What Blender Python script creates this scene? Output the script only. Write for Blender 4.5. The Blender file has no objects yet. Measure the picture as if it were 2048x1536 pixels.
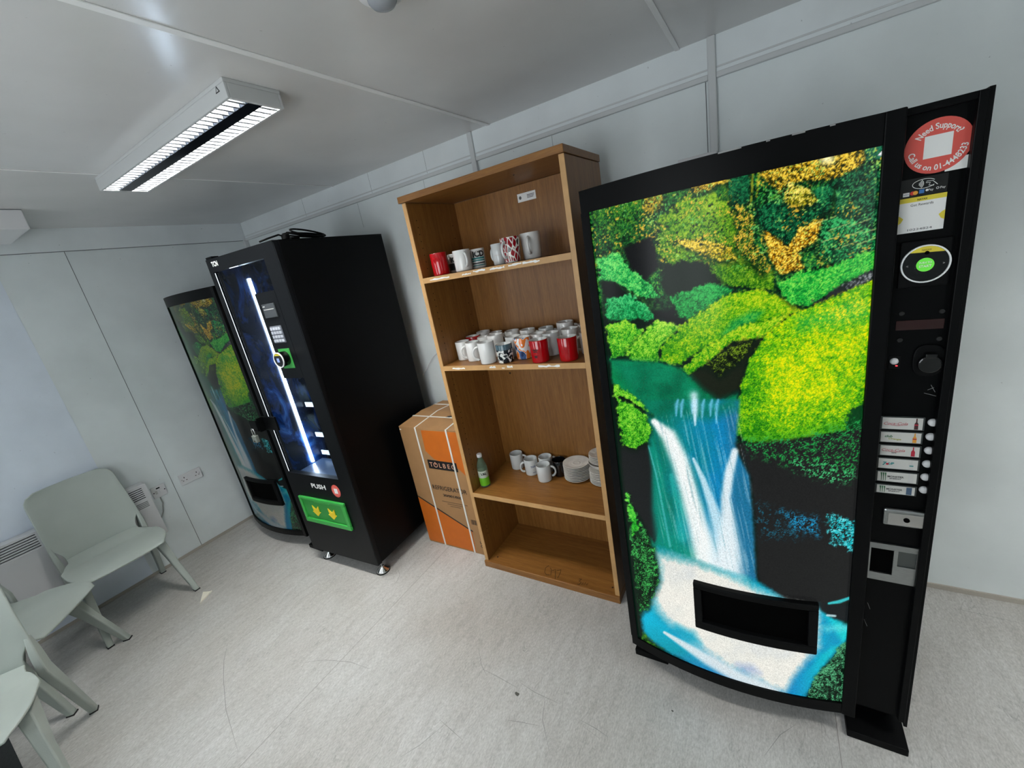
import bpy, bmesh, math, random
import numpy as np
from mathutils import Vector, Matrix

sc = bpy.context.scene
COL = sc.collection
random.seed(7)

# ------------------------------------------------------------------ camera
CAM = np.array([3.80675, -2.13144, 1.73073])          # calibrated from the room's vanishing points
ROT = np.array([[0.85065043, 0.49570028, -0.17514302],   # image right
                [0.00231415, -0.33666868, -0.94162033],  # image down
                [-0.52572664, 0.80058443, -0.28753448]])  # viewing direction
FPX = 831.117
cd = bpy.data.cameras.new('camera')
cam = bpy.data.objects.new('camera', cd)
COL.objects.link(cam)
cd.sensor_width = 36.0
cd.lens = FPX / 2048 * 36.0
cd.clip_start = 0.02
m = Matrix.Identity(4)
for i in range(3):
    m[i][0] = ROT[0][i]
    m[i][1] = -ROT[1][i]
    m[i][2] = -ROT[2][i]
    m[i][3] = CAM[i]
cam.matrix_world = m
sc.camera = cam

# ------------------------------------------------------------------ view and world
sc.view_settings.view_transform = 'Standard'
sc.view_settings.look = 'None'
sc.view_settings.gamma = 1.0
sc.view_settings.use_curve_mapping = False
sc.view_settings.exposure = 0.28
world = bpy.data.worlds.new('overcast_sky')
sc.world = world
world.use_nodes = True
world.node_tree.nodes['Background'].inputs[0].default_value = (0.90, 0.96, 1.0, 1)
world.node_tree.nodes['Background'].inputs[1].default_value = 5.0
LAMP = 124.0        # emission of the fluorescent tubes
# assumed daylight openings of the front wall, unseen behind the camera and sized for the light level, each with a sky portal: x0 x1 z0 z1
WINS = [(5.4, 5.9, 0.95, 2.05), (2.3, 3.6, 0.95, 2.05), (0.70, 1.40, 0.95, 1.95)]
for x0, x1, z0, z1 in WINS:
    pl = bpy.data.lights.new('unseen_window_portal', 'AREA')
    pl.shape = 'RECTANGLE'
    pl.size, pl.size_y = x1 - x0, z1 - z0
    pl.cycles.is_portal = True
    po = bpy.data.objects.new('unseen_window_portal', pl)
    COL.objects.link(po)
    po.location = ((x0 + x1) / 2, -3.06, (z0 + z1) / 2)
    po.rotation_euler = (math.radians(90), 0, 0)

# ------------------------------------------------------------------ helpers
def ray(px, py):
    return ROT.T @ np.array([(px - 1024) / FPX, (py - 768) / FPX, 1.0])

def hit(px, py, axis, val):
    """world point where the photo's pixel meets the plane axis = val"""
    d = ray(px, py)
    return CAM + d * ((val - CAM[axis]) / d[axis])

def lin(c):
    out = []
    for v in c[:3]:
        v = v / 255.0
        out.append(v / 12.92 if v <= 0.04045 else ((v + 0.055) / 1.055) ** 2.4)
    return (*out, 1.0)

MATS = {}
def mat(name, rgb, rough=0.5, metal=0.0, spec=0.5, emit=None, es=0.0, coat=0.0, noise=0.0, nscale=30.0, bump=0.0, bscale=200.0, stretch=(1, 1, 1)):
    """procedural principled material; rgb is an sRGB triple 0..255"""
    if name in MATS:
        return MATS[name]
    M = bpy.data.materials.new(name)
    M.use_nodes = True
    nt = M.node_tree
    b = nt.nodes['Principled BSDF']
    b.inputs['Base Color'].default_value = lin(rgb)
    b.inputs['Roughness'].default_value = rough
    b.inputs['Metallic'].default_value = metal
    b.inputs['Specular IOR Level'].default_value = spec
    b.inputs['Coat Weight'].default_value = coat
    if emit:
        b.inputs['Emission Color'].default_value = lin(emit)
        b.inputs['Emission Strength'].default_value = es
    if noise or bump:
        tc = nt.nodes.new('ShaderNodeTexCoord')
        mp = nt.nodes.new('ShaderNodeMapping')
        mp.inputs['Scale'].default_value = stretch
        nt.links.new(tc.outputs['Object'], mp.inputs[0])
    if noise:
        n = nt.nodes.new('ShaderNodeTexNoise')
        n.inputs['Scale'].default_value = nscale
        n.inputs['Detail'].default_value = 5
        nt.links.new(mp.outputs[0], n.inputs['Vector'])
        r = nt.nodes.new('ShaderNodeValToRGB')
        c = lin(rgb)
        r.color_ramp.elements[0].color = (*[v * (1 - noise) for v in c[:3]], 1)
        r.color_ramp.elements[1].color = (*[min(1, v * (1 + noise)) for v in c[:3]], 1)
        r.color_ramp.elements[0].position = 0.3
        r.color_ramp.elements[1].position = 0.7
        nt.links.new(n.outputs['Fac'], r.inputs[0])
        nt.links.new(r.outputs[0], b.inputs['Base Color'])
    if bump:
        n2 = nt.nodes.new('ShaderNodeTexNoise')
        n2.inputs['Scale'].default_value = bscale
        n2.inputs['Detail'].default_value = 3
        nt.links.new(mp.outputs[0], n2.inputs['Vector'])
        bp = nt.nodes.new('ShaderNodeBump')
        bp.inputs['Strength'].default_value = bump
        bp.inputs['Distance'].default_value = 0.002
        nt.links.new(n2.outputs['Fac'], bp.inputs['Height'])
        nt.links.new(bp.outputs[0], b.inputs['Normal'])
    MATS[name] = M
    return M

def tag(o, label=None, cat=None, group=None, kind=None):
    if label: o['label'] = label
    if cat: o['category'] = cat
    if group: o['group'] = group
    if kind: o['kind'] = kind
    return o

def thing(name, label, cat, loc=(0, 0, 0), rz=0.0, group=None):
    o = bpy.data.objects.new(name, None)
    o.empty_display_size = 0.1
    COL.objects.link(o)
    o.location = loc
    o.rotation_euler = (0, 0, rz)
    return tag(o, label, cat, group)

class MB:
    def __init__(s):
        s.v, s.f, s.m = [], [], []
    def add(s, v, f, mi=0):
        n = len(s.v)
        s.v += [tuple(map(float, p)) for p in v]
        s.f += [tuple(i + n for i in q) for q in f]
        s.m += [mi] * len(f)
        return s
    def box(s, x0, x1, y0, y1, z0, z1, mi=0):
        v = [(x, y, z) for z in (z0, z1) for y in (y0, y1) for x in (x0, x1)]
        return s.add(v, [(0, 2, 3, 1), (4, 5, 7, 6), (0, 1, 5, 4), (2, 6, 7, 3), (0, 4, 6, 2), (1, 3, 7, 5)], mi)
    def prism(s, pts, a, b, plane='xz', mi=0):
        n = len(pts)
        if plane == 'xz': v = [(p, a, q) for p, q in pts] + [(p, b, q) for p, q in pts]
        elif plane == 'xy': v = [(p, q, a) for p, q in pts] + [(p, q, b) for p, q in pts]
        else: v = [(a, p, q) for p, q in pts] + [(b, p, q) for p, q in pts]
        f = [tuple(range(n))[::-1], tuple(range(n, 2 * n))] + [(i, (i + 1) % n, n + (i + 1) % n, n + i) for i in range(n)]
        return s.add(v, f, mi)
    def cyl(s, p0, p1, r0, r1=None, n=16, mi=0, cap=True):
        r1 = r0 if r1 is None else r1
        p0, p1 = Vector(p0), Vector(p1)
        d = (p1 - p0).normalized()
        u = d.orthogonal().normalized()
        w = d.cross(u)
        v = []
        for p, r in ((p0, r0), (p1, r1)):
            v += [tuple(p + u * (r * math.cos(2 * math.pi * k / n)) + w * (r * math.sin(2 * math.pi * k / n))) for k in range(n)]
        f = [(k, (k + 1) % n, n + (k + 1) % n, n + k) for k in range(n)]
        if cap:
            f += [tuple(range(n))[::-1], tuple(range(n, 2 * n))]
        return s.add(v, f, mi)
    def tube(s, pts, r, n=8, mi=0, closed=False):
        P = [Vector(p) for p in pts]
        R = r if isinstance(r, (list, tuple)) else [r] * len(P)
        v, f = [], []
        up = None
        for i, p in enumerate(P):
            if closed: t = P[(i + 1) % len(P)] - P[i - 1]
            else: t = P[min(i + 1, len(P) - 1)] - P[max(i - 1, 0)]
            t.normalize()
            if up is None: up = t.orthogonal().normalized()
            up = (up - t * up.dot(t)).normalized()
            w = t.cross(up)
            v += [tuple(p + up * (R[i] * math.cos(2 * math.pi * k / n)) + w * (R[i] * math.sin(2 * math.pi * k / n))) for k in range(n)]
        L = len(P)
        for i in range(L if closed else L - 1):
            a, b = i * n, ((i + 1) % L) * n
            f += [(a + k, a + (k + 1) % n, b + (k + 1) % n, b + k) for k in range(n)]
        if not closed:
            f += [tuple(range(n))[::-1], tuple(range((L - 1) * n, L * n))]
        return s.add(v, f, mi)
    def lathe(s, prof, n=28, c=(0, 0, 0), mi=0, mis=None):
        v, f, ms = [], [], []
        for r, z in prof:
            v += [(c[0] + r * math.cos(2 * math.pi * k / n), c[1] + r * math.sin(2 * math.pi * k / n), c[2] + z) for k in range(n)]
        for i in range(len(prof) - 1):
            for k in range(n):
                f.append((i * n + k, i * n + (k + 1) % n, (i + 1) * n + (k + 1) % n, (i + 1) * n + k))
                ms.append(mis[i] if mis else mi)
        f.append(tuple(range(n))[::-1]); ms.append(mis[0] if mis else mi)
        f.append(tuple(range((len(prof) - 1) * n, len(prof) * n))); ms.append(mis[-1] if mis else mi)
        k0 = len(s.v)
        s.v += v
        s.f += [tuple(i + k0 for i in q) for q in f]
        s.m += ms
        return s
    def disc(s, cx, cz, rx, rz, y0, y1, n=32, mi=0):
        return s.prism([(cx + rx * math.cos(2 * math.pi * k / n), cz + rz * math.sin(2 * math.pi * k / n)) for k in range(n)], y0, y1, 'xz', mi)
    def ring(s, cx, cz, ri, ro, y0, y1, n=40, mi=0):
        v, f = [], []
        for r, y in ((ro, y1), (ro, y0), (ri, y0), (ri, y1)):
            v += [(cx + r * math.cos(2 * math.pi * k / n), y, cz + r * math.sin(2 * math.pi * k / n)) for k in range(n)]
        for j in range(4):
            a, b = j * n, ((j + 1) % 4) * n
            f += [(a + k, a + (k + 1) % n, b + (k + 1) % n, b + k) for k in range(n)]
        return s.add(v, f, mi)
    def mesh(s, name, mats, smooth=0.0, recalc=True):
        me = bpy.data.meshes.new(name)
        me.from_pydata(s.v, [], s.f)
        for M in (mats if isinstance(mats, (list, tuple)) else [mats]):
            me.materials.append(M)
        if any(s.m):
            me.polygons.foreach_set('material_index', s.m)
        if recalc:
            bm = bmesh.new(); bm.from_mesh(me)
            bmesh.ops.recalc_face_normals(bm, faces=bm.faces)
            bm.to_mesh(me); bm.free()
        if smooth:
            me.polygons.foreach_set('use_smooth', [True] * len(me.polygons))
            me.set_sharp_from_angle(angle=math.radians(smooth))
        me.update()
        return me
    def build(s, name, mats, parent=None, smooth=0.0, bev=0.0, seg=2, label=None):
        o = bpy.data.objects.new(name, s.mesh(name, mats, smooth))
        COL.objects.link(o)
        if parent is not None: o.parent = parent
        if bev:
            b = o.modifiers.new('bevel', 'BEVEL')
            b.width = bev; b.segments = seg; b.limit_method = 'ANGLE'; b.angle_limit = math.radians(40)
        if label: o['label'] = label
        return o

def B(name, x0, x1, y0, y1, z0, z1, M, parent=None, bev=0.0, label=None):
    return MB().box(x0, x1, y0, y1, z0, z1).build(name, M, parent, bev=bev, label=label)

def copy_tree(o, parent=None):
    c = o.copy()
    COL.objects.link(c)
    c.parent = parent
    for ch in list(o.children):
        copy_tree(ch, c)
    return c

def text_verts(s, shear=0.0, bold=0.0):
    cu = bpy.data.curves.new('t', 'FONT')
    cu.body = s
    cu.size = 1.0
    cu.shear = shear
    cu.offset = bold
    cu.resolution_u = 3
    cu.align_x = 'CENTER'
    ob = bpy.data.objects.new('t', cu)
    COL.objects.link(ob)
    dg = bpy.context.evaluated_depsgraph_get()
    me = bpy.data.meshes.new_from_object(ob.evaluated_get(dg))
    v = np.array([tuple(p.co) for p in me.vertices])
    f = [tuple(p.vertices) for p in me.polygons]
    bpy.data.objects.remove(ob); bpy.data.curves.remove(cu); bpy.data.meshes.remove(me)
    return v, f

def text(s, x, z, y, h, M, parent, w=None, shear=0.0, bold=0.0, bend=None, rot=0.0, name='lettering', label=None, squash=None, wrap=None):
    """flat lettering facing -Y, centred at x,z on plane y; h = capital height; bend = radius of a circle centred on x,z
    (positive: along its top, negative: along its bottom); wrap = (cx, cy, r) bends it round a vertical cylinder"""
    v, f = text_verts(s, shear, bold)
    if not len(v): return None
    mn, mx = v.min(0), v.max(0)
    k = h / 0.70
    p = (v[:, :2] - [(mn[0] + mx[0]) / 2, 0.35]) * k
    if w: p[:, 0] *= w / (mx[0] - mn[0]) / k
    if bend:
        r = abs(bend)
        if bend > 0:
            a = p[:, 0] / r
            p = np.stack([(r + p[:, 1]) * np.sin(a), (r + p[:, 1]) * np.cos(a)], 1)
        else:
            a = p[:, 0] / r
            p = np.stack([(r - p[:, 1]) * np.sin(a), -(r - p[:, 1]) * np.cos(a)], 1)
    if rot:
        c, q = math.cos(rot), math.sin(rot)
        p = np.stack([p[:, 0] * c - p[:, 1] * q, p[:, 0] * q + p[:, 1] * c], 1)
    if wrap:
        cx, cy, r, a0 = wrap
        a = a0 + p[:, 0] / r
        V = [(cx + r * math.cos(t), cy + r * math.sin(t), z + q) for t, q in zip(a, p[:, 1])]
    else:
        V = [(x + a, y, z + b) for a, b in p]
    me = bpy.data.meshes.new(name)
    me.from_pydata(V, [], f)
    me.materials.append(M)
    o = bpy.data.objects.new(name, me)
    COL.objects.link(o)
    o.parent = parent
    if label: o['label'] = label
    return o

def struct(name, o):
    o.name = name
    o['kind'] = 'structure'
    return o

# ------------------------------------------------------------------ materials
def node_mat(name):
    M = bpy.data.materials.new(name); M.use_nodes = True
    MATS[name] = M
    nt = M.node_tree
    return M, nt, nt.nodes['Principled BSDF'], nt.nodes.new('ShaderNodeTexCoord')

def ramp(nt, stops, interp='LINEAR'):
    r = nt.nodes.new('ShaderNodeValToRGB')
    r.color_ramp.interpolation = interp
    e = r.color_ramp.elements
    while len(e) < len(stops): e.new(0.5)
    for i, (p, c) in enumerate(stops):
        e[i].position = p; e[i].color = lin(c)
    return r

def noise_node(nt, vec, scale, detail=4, stretch=None, rough=0.5, dist=0.0):
    if stretch:
        mp = nt.nodes.new('ShaderNodeMapping'); mp.inputs['Scale'].default_value = stretch
        nt.links.new(vec, mp.inputs[0]); vec = mp.outputs[0]
    n = nt.nodes.new('ShaderNodeTexNoise')
    n.inputs['Scale'].default_value = scale; n.inputs['Detail'].default_value = detail
    n.inputs['Roughness'].default_value = rough; n.inputs['Distortion'].default_value = dist
    nt.links.new(vec, n.inputs['Vector'])
    return n

def mix(nt, a, b, fac, mode='MIX'):
    x = nt.nodes.new('ShaderNodeMix'); x.data_type = 'RGBA'; x.blend_type = mode
    if isinstance(fac, (int, float)): x.inputs[0].default_value = fac
    else: nt.links.new(fac, x.inputs[0])
    for s, k in ((a, 6), (b, 7)):
        if isinstance(s, tuple): x.inputs[k].default_value = s
        else: nt.links.new(s, x.inputs[k])
    return x.outputs[2]

def bump(nt, h, b, strength, dist=0.002):
    bp = nt.nodes.new('ShaderNodeBump')
    bp.inputs['Strength'].default_value = strength; bp.inputs['Distance'].default_value = dist
    nt.links.new(h, bp.inputs['Height']); nt.links.new(bp.outputs[0], b.inputs['Normal'])

def wall_material(name, rgb, rough=0.38, mottled=0.03):
    M, nt, b, tc = node_mat(name)
    n = noise_node(nt, tc.outputs['Object'], 3.0, 5)
    r = ramp(nt, [(0.3, tuple(v * (1 - mottled) for v in rgb)), (0.7, tuple(min(255, v * (1 + mottled)) for v in rgb))])
    nt.links.new(n.outputs['Fac'], r.inputs[0])
    sp = noise_node(nt, tc.outputs['Object'], 55, 2)
    rs = ramp(nt, [(0.74, (0, 0, 0)), (0.80, (255, 255, 255))])
    nt.links.new(sp.outputs['Fac'], rs.inputs[0])
    nt.links.new(mix(nt, r.outputs[0], lin(tuple(v * 0.8 for v in rgb)), rs.outputs[0]), b.inputs['Base Color'])
    b.inputs['Roughness'].default_value = rough
    f = noise_node(nt, tc.outputs['Object'], 420, 2)
    bump(nt, f.outputs['Fac'], b, 0.12 if rough > 0.25 else 0.05)
    return M

WALL = wall_material('wall_panel_paint', (226, 233, 234))
WALLB = wall_material('wall_daylight_tint', (224, 233, 244))  # cooler tint that paints the daylight patch onto the left wall
FRIEZE = wall_material('frieze_paint', (226, 232, 234))
CEIL = wall_material('ceiling_coated_panel', (212, 212, 211), rough=0.20, mottled=0.02)
TRIM = mat('white_painted_trim', (205, 208, 209), 0.4)

# floor: streaked grey vinyl, the streaks run along Y
M, nt, b, tc = node_mat('streaked_grey_vinyl')
n1 = noise_node(nt, tc.outputs['Object'], 9, 6, (3.5, 0.9, 1), 0.7, 0.6)
r1 = ramp(nt, [(0.25, (186, 184, 181)), (0.5, (203, 202, 199)), (0.75, (215, 214, 212))])
nt.links.new(n1.outputs['Fac'], r1.inputs[0])
n2 = noise_node(nt, tc.outputs['Object'], 120, 4, (1.5, 0.6, 1), 0.7)
r2 = ramp(nt, [(0.3, (165, 165, 165)), (0.65, (255, 255, 255))])
nt.links.new(n2.outputs['Fac'], r2.inputs[0])
c1 = mix(nt, r1.outputs[0], r2.outputs[0], 0.55, 'MULTIPLY')
n3 = noise_node(nt, tc.outputs['Object'], 1.3, 4)
r3 = ramp(nt, [(0.30, (226, 220, 213)), (0.62, (255, 255, 255))])
nt.links.new(n3.outputs['Fac'], r3.inputs[0])
c2 = mix(nt, c1, r3.outputs[0], 0.7, 'MULTIPLY')
n4 = noise_node(nt, tc.outputs['Object'], 14, 3, (1.0, 0.35, 1), 0.5, 1.5)     # scuffs
r4 = ramp(nt, [(0.485, (255, 255, 255)), (0.5, (150, 148, 146)), (0.515, (255, 255, 255))])
nt.links.new(n4.outputs['Fac'], r4.inputs[0])
n5 = noise_node(nt, tc.outputs['Object'], 5, 2)
r5 = ramp(nt, [(0.52, (0, 0, 0)), (0.62, (255, 255, 255))])
nt.links.new(n5.outputs['Fac'], r5.inputs[0])
sc_f = nt.nodes.new('ShaderNodeMath'); sc_f.operation = 'MULTIPLY'; sc_f.inputs[1].default_value = 0.35
nt.links.new(r5.outputs[0], sc_f.inputs[0])
nt.links.new(mix(nt, c2, r4.outputs[0], sc_f.outputs[0], 'MULTIPLY'), b.inputs['Base Color'])
b.inputs['Roughness'].default_value = 0.42
bump(nt, n2.outputs['Fac'], b, 0.15)
FLOOR = M

def wood(name, axis, dark=1.0):
    M, nt, b, tc = node_mat(name)
    st = {'z': (14, 14, 0.7), 'x': (0.7, 14, 14)}[axis]
    n = noise_node(nt, tc.outputs['Object'], 4.0, 6, st, 0.6, 0.6)
    r = ramp(nt, [(0.25, (124 * dark, 82 * dark, 33 * dark)), (0.5, (143 * dark, 96 * dark, 43 * dark)), (0.75, (158 * dark, 110 * dark, 54 * dark))])
    nt.links.new(n.outputs['Fac'], r.inputs[0])
    st2 = tuple(v * 2.5 for v in st)
    n2 = noise_node(nt, tc.outputs['Object'], 12, 3, st2)
    r2 = ramp(nt, [(0.35, (205, 195, 185)), (0.6, (255, 255, 255))])
    nt.links.new(n2.outputs['Fac'], r2.inputs[0])
    nt.links.new(mix(nt, r.outputs[0], r2.outputs[0], 0.6, 'MULTIPLY'), b.inputs['Base Color'])
    b.inputs['Roughness'].default_value = 0.42
    return M
WOODV, WOODH = wood('oak_veneer_vertical', 'z'), wood('oak_veneer_horizontal', 'x')
EDGE = mat('oak_edging', (196, 152, 98), 0.45, noise=0.08, nscale=20, stretch=(1, 8, 1))

BLACK = mat('black_satin_steel', (7, 8, 9), 0.42, spec=0.10, noise=0.15, nscale=8)
BLACKM = mat('black_matt_plastic', (6, 7, 8), 0.55, spec=0.12)
BLACKG = mat('black_gloss_plastic', (8, 9, 11), 0.15)
FLAT = mat('black_panel', (4, 5, 6), 0.36, spec=0.10)
DARK = mat('dark_recess', (2, 2, 2), 0.9, spec=0.05)
CHROME = mat('chrome', (205, 205, 205), 0.18, 1.0)
STEEL = mat('brushed_steel', (160, 163, 163), 0.35, 1.0, noise=0.1, nscale=60, stretch=(1, 1, 12))
WHITEP = mat('white_plastic', (222, 222, 224), 0.35)
WHITE = mat('white_print', (238, 238, 236), 0.5)
INK = mat('black_print', (18, 18, 20), 0.5)
CERAMIC = mat('white_glazed_ceramic', (224, 224, 222), 0.12, coat=0.3)
CERGREY = mat('grey_white_glazed_ceramic', (200, 204, 204), 0.15, coat=0.3)
REDC = mat('red_glazed_ceramic', (178, 8, 20), 0.12, coat=0.4)
BLACKC = mat('black_glazed_ceramic', (10, 10, 12), 0.12, coat=0.4)
RED_STK = mat('red_sticker', (222, 88, 78), 0.45)
YEL_STK = mat('yellow_sticker', (226, 208, 60), 0.45)
GREY_STK = mat('grey_sticker', (190, 190, 188), 0.5)

# ================================================================== THE ROOM
RX, RY, RH = 7.2, -2.95, 2.4
fl = struct('floor', B('floor', -0.1, RX + 0.1, RY - 0.1, 0.1, -0.1, 0.0, FLOOR))
# vinyl welds run along Y
SEAM = mat('floor_weld', (150, 146, 143), 0.6)
for x in (2.009, 4.01, 6.01):
    B('floor_weld', x - 0.0012, x + 0.0012, RY, 0.0, 0.0, 0.0004, SEAM, fl)
ce = struct('ceiling', B('ceiling', -0.1, RX + 0.1, RY - 0.1, 0.1, RH, RH + 0.1, CEIL))
CSTRIP = mat('ceiling_joint_strip', (236, 236, 235), 0.35)
for x, w in ((1.272, 0.006), (2.562, 0.022), (3.491, 0.019), (4.75, 0.02), (6.0, 0.02)):
    B('joint_strip', x - w / 2, x + w / 2, RY, 0.0, RH - 0.004, RH, CSTRIP, ce, bev=0.0015)
wb = struct('wall_back', B('wall_back', -0.1, RX + 0.1, 0.0, 0.1, 0.0, RH, WALL))
wl = struct('wall_left', B('wall_left', -0.1, 0.0, RY, 0.0, 0.0, RH, WALL))
struct('wall_right', B('wall_right', RX, RX + 0.1, RY, 0.0, 0.0, RH, WALL))
mb = MB()
xs = [-0.1]
for x0, x1, z0, z1 in sorted(WINS):
    mb.box(xs[-1], x0, RY - 0.1, RY, 0, RH)
    mb.box(x0, x1, RY - 0.1, RY, 0, z0)
    mb.box(x0, x1, RY - 0.1, RY, z1, RH)
    xs.append(x1)
mb.box(xs[-1], RX + 0.1, RY - 0.1, RY, 0, RH)
struct('wall_front', mb.build('wall_front', WALL))
for i, (x0, x1, z0, z1) in enumerate(WINS):  # frames for the assumed openings, all out of view
    wn = struct('unseen_window_%d' % (i + 1), B('unseen_window', x0, x1, RY - 0.09, RY - 0.03, z0, z0 + 0.04, WHITEP))
    B('unseen_window_frame', x0, x1, RY - 0.09, RY - 0.03, z1 - 0.04, z1, WHITEP, wn)
    for x in (x0, (x0 + x1) / 2 - 0.02, x1 - 0.04):
        B('unseen_window_frame', x, x + 0.04, RY - 0.09, RY - 0.03, z0 + 0.04, z1 - 0.04, WHITEP, wn)

# back wall: frieze above the panels, bead under it, cover posts, panel joints
B('frieze_panel', 0.02, 2.424, -0.010, 0.0, 2.272, RH, FRIEZE, wb)
B('frieze_panel', 2.454, 3.598, -0.010, 0.0, 2.272, RH, FRIEZE, wb)
B('frieze_panel', 3.628, RX, -0.010, 0.0, 2.272, RH, FRIEZE, wb)
for a, c in ((0.0, 2.424), (2.454, 3.598), (3.628, RX)):
    B('bead', a, c, -0.018, 0.0, 2.256, 2.276, TRIM, wb, bev=0.003)
    B('bead', a, c, -0.013, 0.0, 2.290, 2.296, TRIM, wb, bev=0.001)
B('cover_post', 2.424, 2.454, -0.022, 0.0, 0.0, RH, TRIM, wb, bev=0.004)
B('cover_post', 3.598, 3.628, -0.022, 0.0, 0.0, RH, TRIM, wb, bev=0.004)
JOINT = mat('panel_joint', (96, 102, 104), 0.7)
B('panel_joint', 3.586, 3.589, -0.0006, 0.0, 0.02, 2.256, JOINT, wb)
for x in (0.9, 1.62, 2.1):
    B('panel_joint', x, x + 0.0012, -0.0105, 0.0, 2.28, RH, JOINT, wb)
for x in (1.45, 2.05, 2.42, 2.9):
    B('panel_joint', x, x + 0.0012, -0.0006, 0.0, 2.1, 2.256, JOINT, wb)
struct('trim_1', B('corner_cover', 0.0, 0.035, -0.035, 0.0, 0.0, 2.262, TRIM, bev=0.004))
# left wall: frieze, joints, bluish daylight patch painted in as a cooler tinted sheet
B('frieze_panel', 0.0, 0.012, RY, 0.0, 2.262, RH, FRIEZE, wl)
B('panel_joint', 0.0, 0.0130, RY, 0.0, 2.2605, 2.2625, JOINT, wl)
B('panel_joint', 0.0, 0.0008, -1.1480, -1.1450, 0.0, 2.261, JOINT, wl)
B('daylight_patch_tint', 0.0, 0.0012, RY, -1.470, 0.02, 2.2600, WALLB, wl)
SKIRT = mat('skirting_strip', (176, 170, 160), 0.5)
struct('baseboard_left', B('baseboard_left', 0.0, 0.006, RY, -0.035, 0.0, 0.022, SKIRT))
struct('baseboard_back', B('baseboard_back', 0.035, RX, -0.008, 0.0, 0.0, 0.022, SKIRT))

# ------------------------------------------------------------------ ceiling luminaires
TUBE = mat('lit_fluorescent_tray', (255, 255, 255), 0.5, emit=(255, 254, 249), es=LAMP)
FIXT = mat('luminaire_casing', (196, 198, 198), 0.35)
BLADE = mat('louvre_blade_grey', (56, 60, 64), 0.5)
SPINE = mat('mirror_dark_spine', (30, 36, 46), 0.12, 0.6)
def luminaire(label, cx, cy, L=1.19, W=0.186, D=0.056):
    t = thing('ceiling_light', label, 'light', (cx, cy, RH))
    x, y = L / 2, W / 2
    mb = MB()
    mb.box(-x, x, -y, y, -0.012, 0.0)
    mb.box(-x, x, -y, -y + 0.010, -D, -0.012)
    mb.box(-x, x, y - 0.010, y, -D, -0.012)
    mb.box(-x, -x + 0.012, -y + 0.010, y - 0.010, -D, -0.012)
    mb.box(x - 0.012, x, -y + 0.010, y - 0.010, -D, -0.012)
    mb.build('casing', FIXT, t, bev=0.002)
    B('centre_spine', -x + 0.012, x - 0.012, -0.024, 0.024, -D + 0.002, -0.012, SPINE, t)
    for s in (-1, 1):
        a, c = sorted((s * 0.024, s * (y - 0.010)))
        B('lit_tray', -x + 0.014, x - 0.014, a + 0.001, c - 0.001, -D + 0.026, -D + 0.030, TUBE, t)
        me = MB().box(-0.0045, 0.0045, a + 0.001, c - 0.001, -D + 0.002, -D + 0.0258).mesh('louvre_blade', BLADE)
        for k in range(32):
            o = bpy.data.objects.new('louvre_blade', me); COL.objects.link(o); o.parent = t
            o.location = (-x + 0.03 + k * (L - 0.06) / 31, 0, 0)
    MB().prism([(x - 0.055, -0.030), (x - 0.030, -0.030), (x - 0.0425, -0.012)], -y - 0.0006, -y, 'xz').build('warning_triangle', INK, t)
    MB().prism([(x - 0.049, -0.0275), (x - 0.036, -0.0275), (x - 0.0425, -0.0175)], -y - 0.0009, -y, 'xz').build('triangle_field', FIXT, t)
    return t
luminaire('lit twin-strip louvred ceiling light above the vending machines', 1.80, -1.155)
luminaire('unseen twin-strip louvred ceiling light added at the far end of the room', 5.35, -1.155)  # second lamp assumed out of view to lift the light level

t = thing('motion_sensor', 'round white motion sensor with grey dome lens on the ceiling', 'sensor', (3.022, -1.185, RH))
t.scale = (1.15, 1.15, 1.1)
MB().lathe([(0.052, 0.0), (0.054, -0.010), (0.048, -0.026), (0.034, -0.032)], 32).build('housing', WHITEP, t, smooth=40)
MB().lathe([(0.031, -0.030), (0.030, -0.038), (0.024, -0.046), (0.012, -0.051), (0.003, -0.052)], 28).build('lens', mat('sensor_lens', (150, 154, 160), 0.25), t, smooth=60)

t = thing('ceiling_unit', 'plain white box casing on the ceiling beside the left wall', 'casing', (0.33, -1.80, RH))
MB().box(-0.23, 0.232, -0.6, 0.425, -0.096, 0.0).build('casing', WHITEP, t, bev=0.004)
B('end_seam', 0.2322, 0.2330, -0.6, 0.424, -0.004, -0.002, JOINT, t)

# ------------------------------------------------------------------ left wall fittings
def face(y, z):            # a point on the left wall's sockets
    return y, z
t = thing('double_socket', 'white double power socket on the left wall by the far machine', 'socket', (0.0, -1.031, 0.571))
MB().box(0.0, 0.009, -0.074, 0.074, -0.043, 0.043).build('face_plate', WHITEP, t, bev=0.003)
for cy in (-0.042, 0.042):
    for dy, dz, w, h in ((0, 0.012, 0.0025, 0.005), (-0.011, -0.011, 0.004, 0.0022), (0.011, -0.011, 0.004, 0.0022)):
        B('pin_slot', 0.009, 0.0094, cy + dy - w, cy + dy + w, dz - h, dz + h, DARK, t)
    B('rocker_switch', 0.009, 0.012, cy * 0.30 - 0.005, cy * 0.30 + 0.005, 0.012, 0.030, WHITEP, t, bev=0.001)
    B('screw', 0.009, 0.0096, cy * 1.43 - 0.003, cy * 1.43 + 0.003, -0.003, 0.003, STEEL, t)
t = thing('fused_spur', 'white single fused switch plate on the left wall beside the heater', 'switch', (0.0, -1.239, 0.568))
MB().box(0.0, 0.009, -0.043, 0.043, -0.043, 0.043).build('face_plate', WHITEP, t, bev=0.003)
B('neon', 0.009, 0.0105, -0.012, 0.010, 0.022, 0.031, DARK, t)
B('rocker_switch', 0.009, 0.013, 0.002, 0.016, -0.012, 0.014, WHITEP, t, bev=0.001)
B('fuse_carrier', 0.009, 0.0100, -0.026, -0.012, -0.014, 0.012, GREY_STK, t)
for y in (-0.033, 0.033):
    MB().cyl((0.009, y, 0.0), (0.0098, y, 0.0), 0.004, n=10).build('screw', DARK, t)
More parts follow.
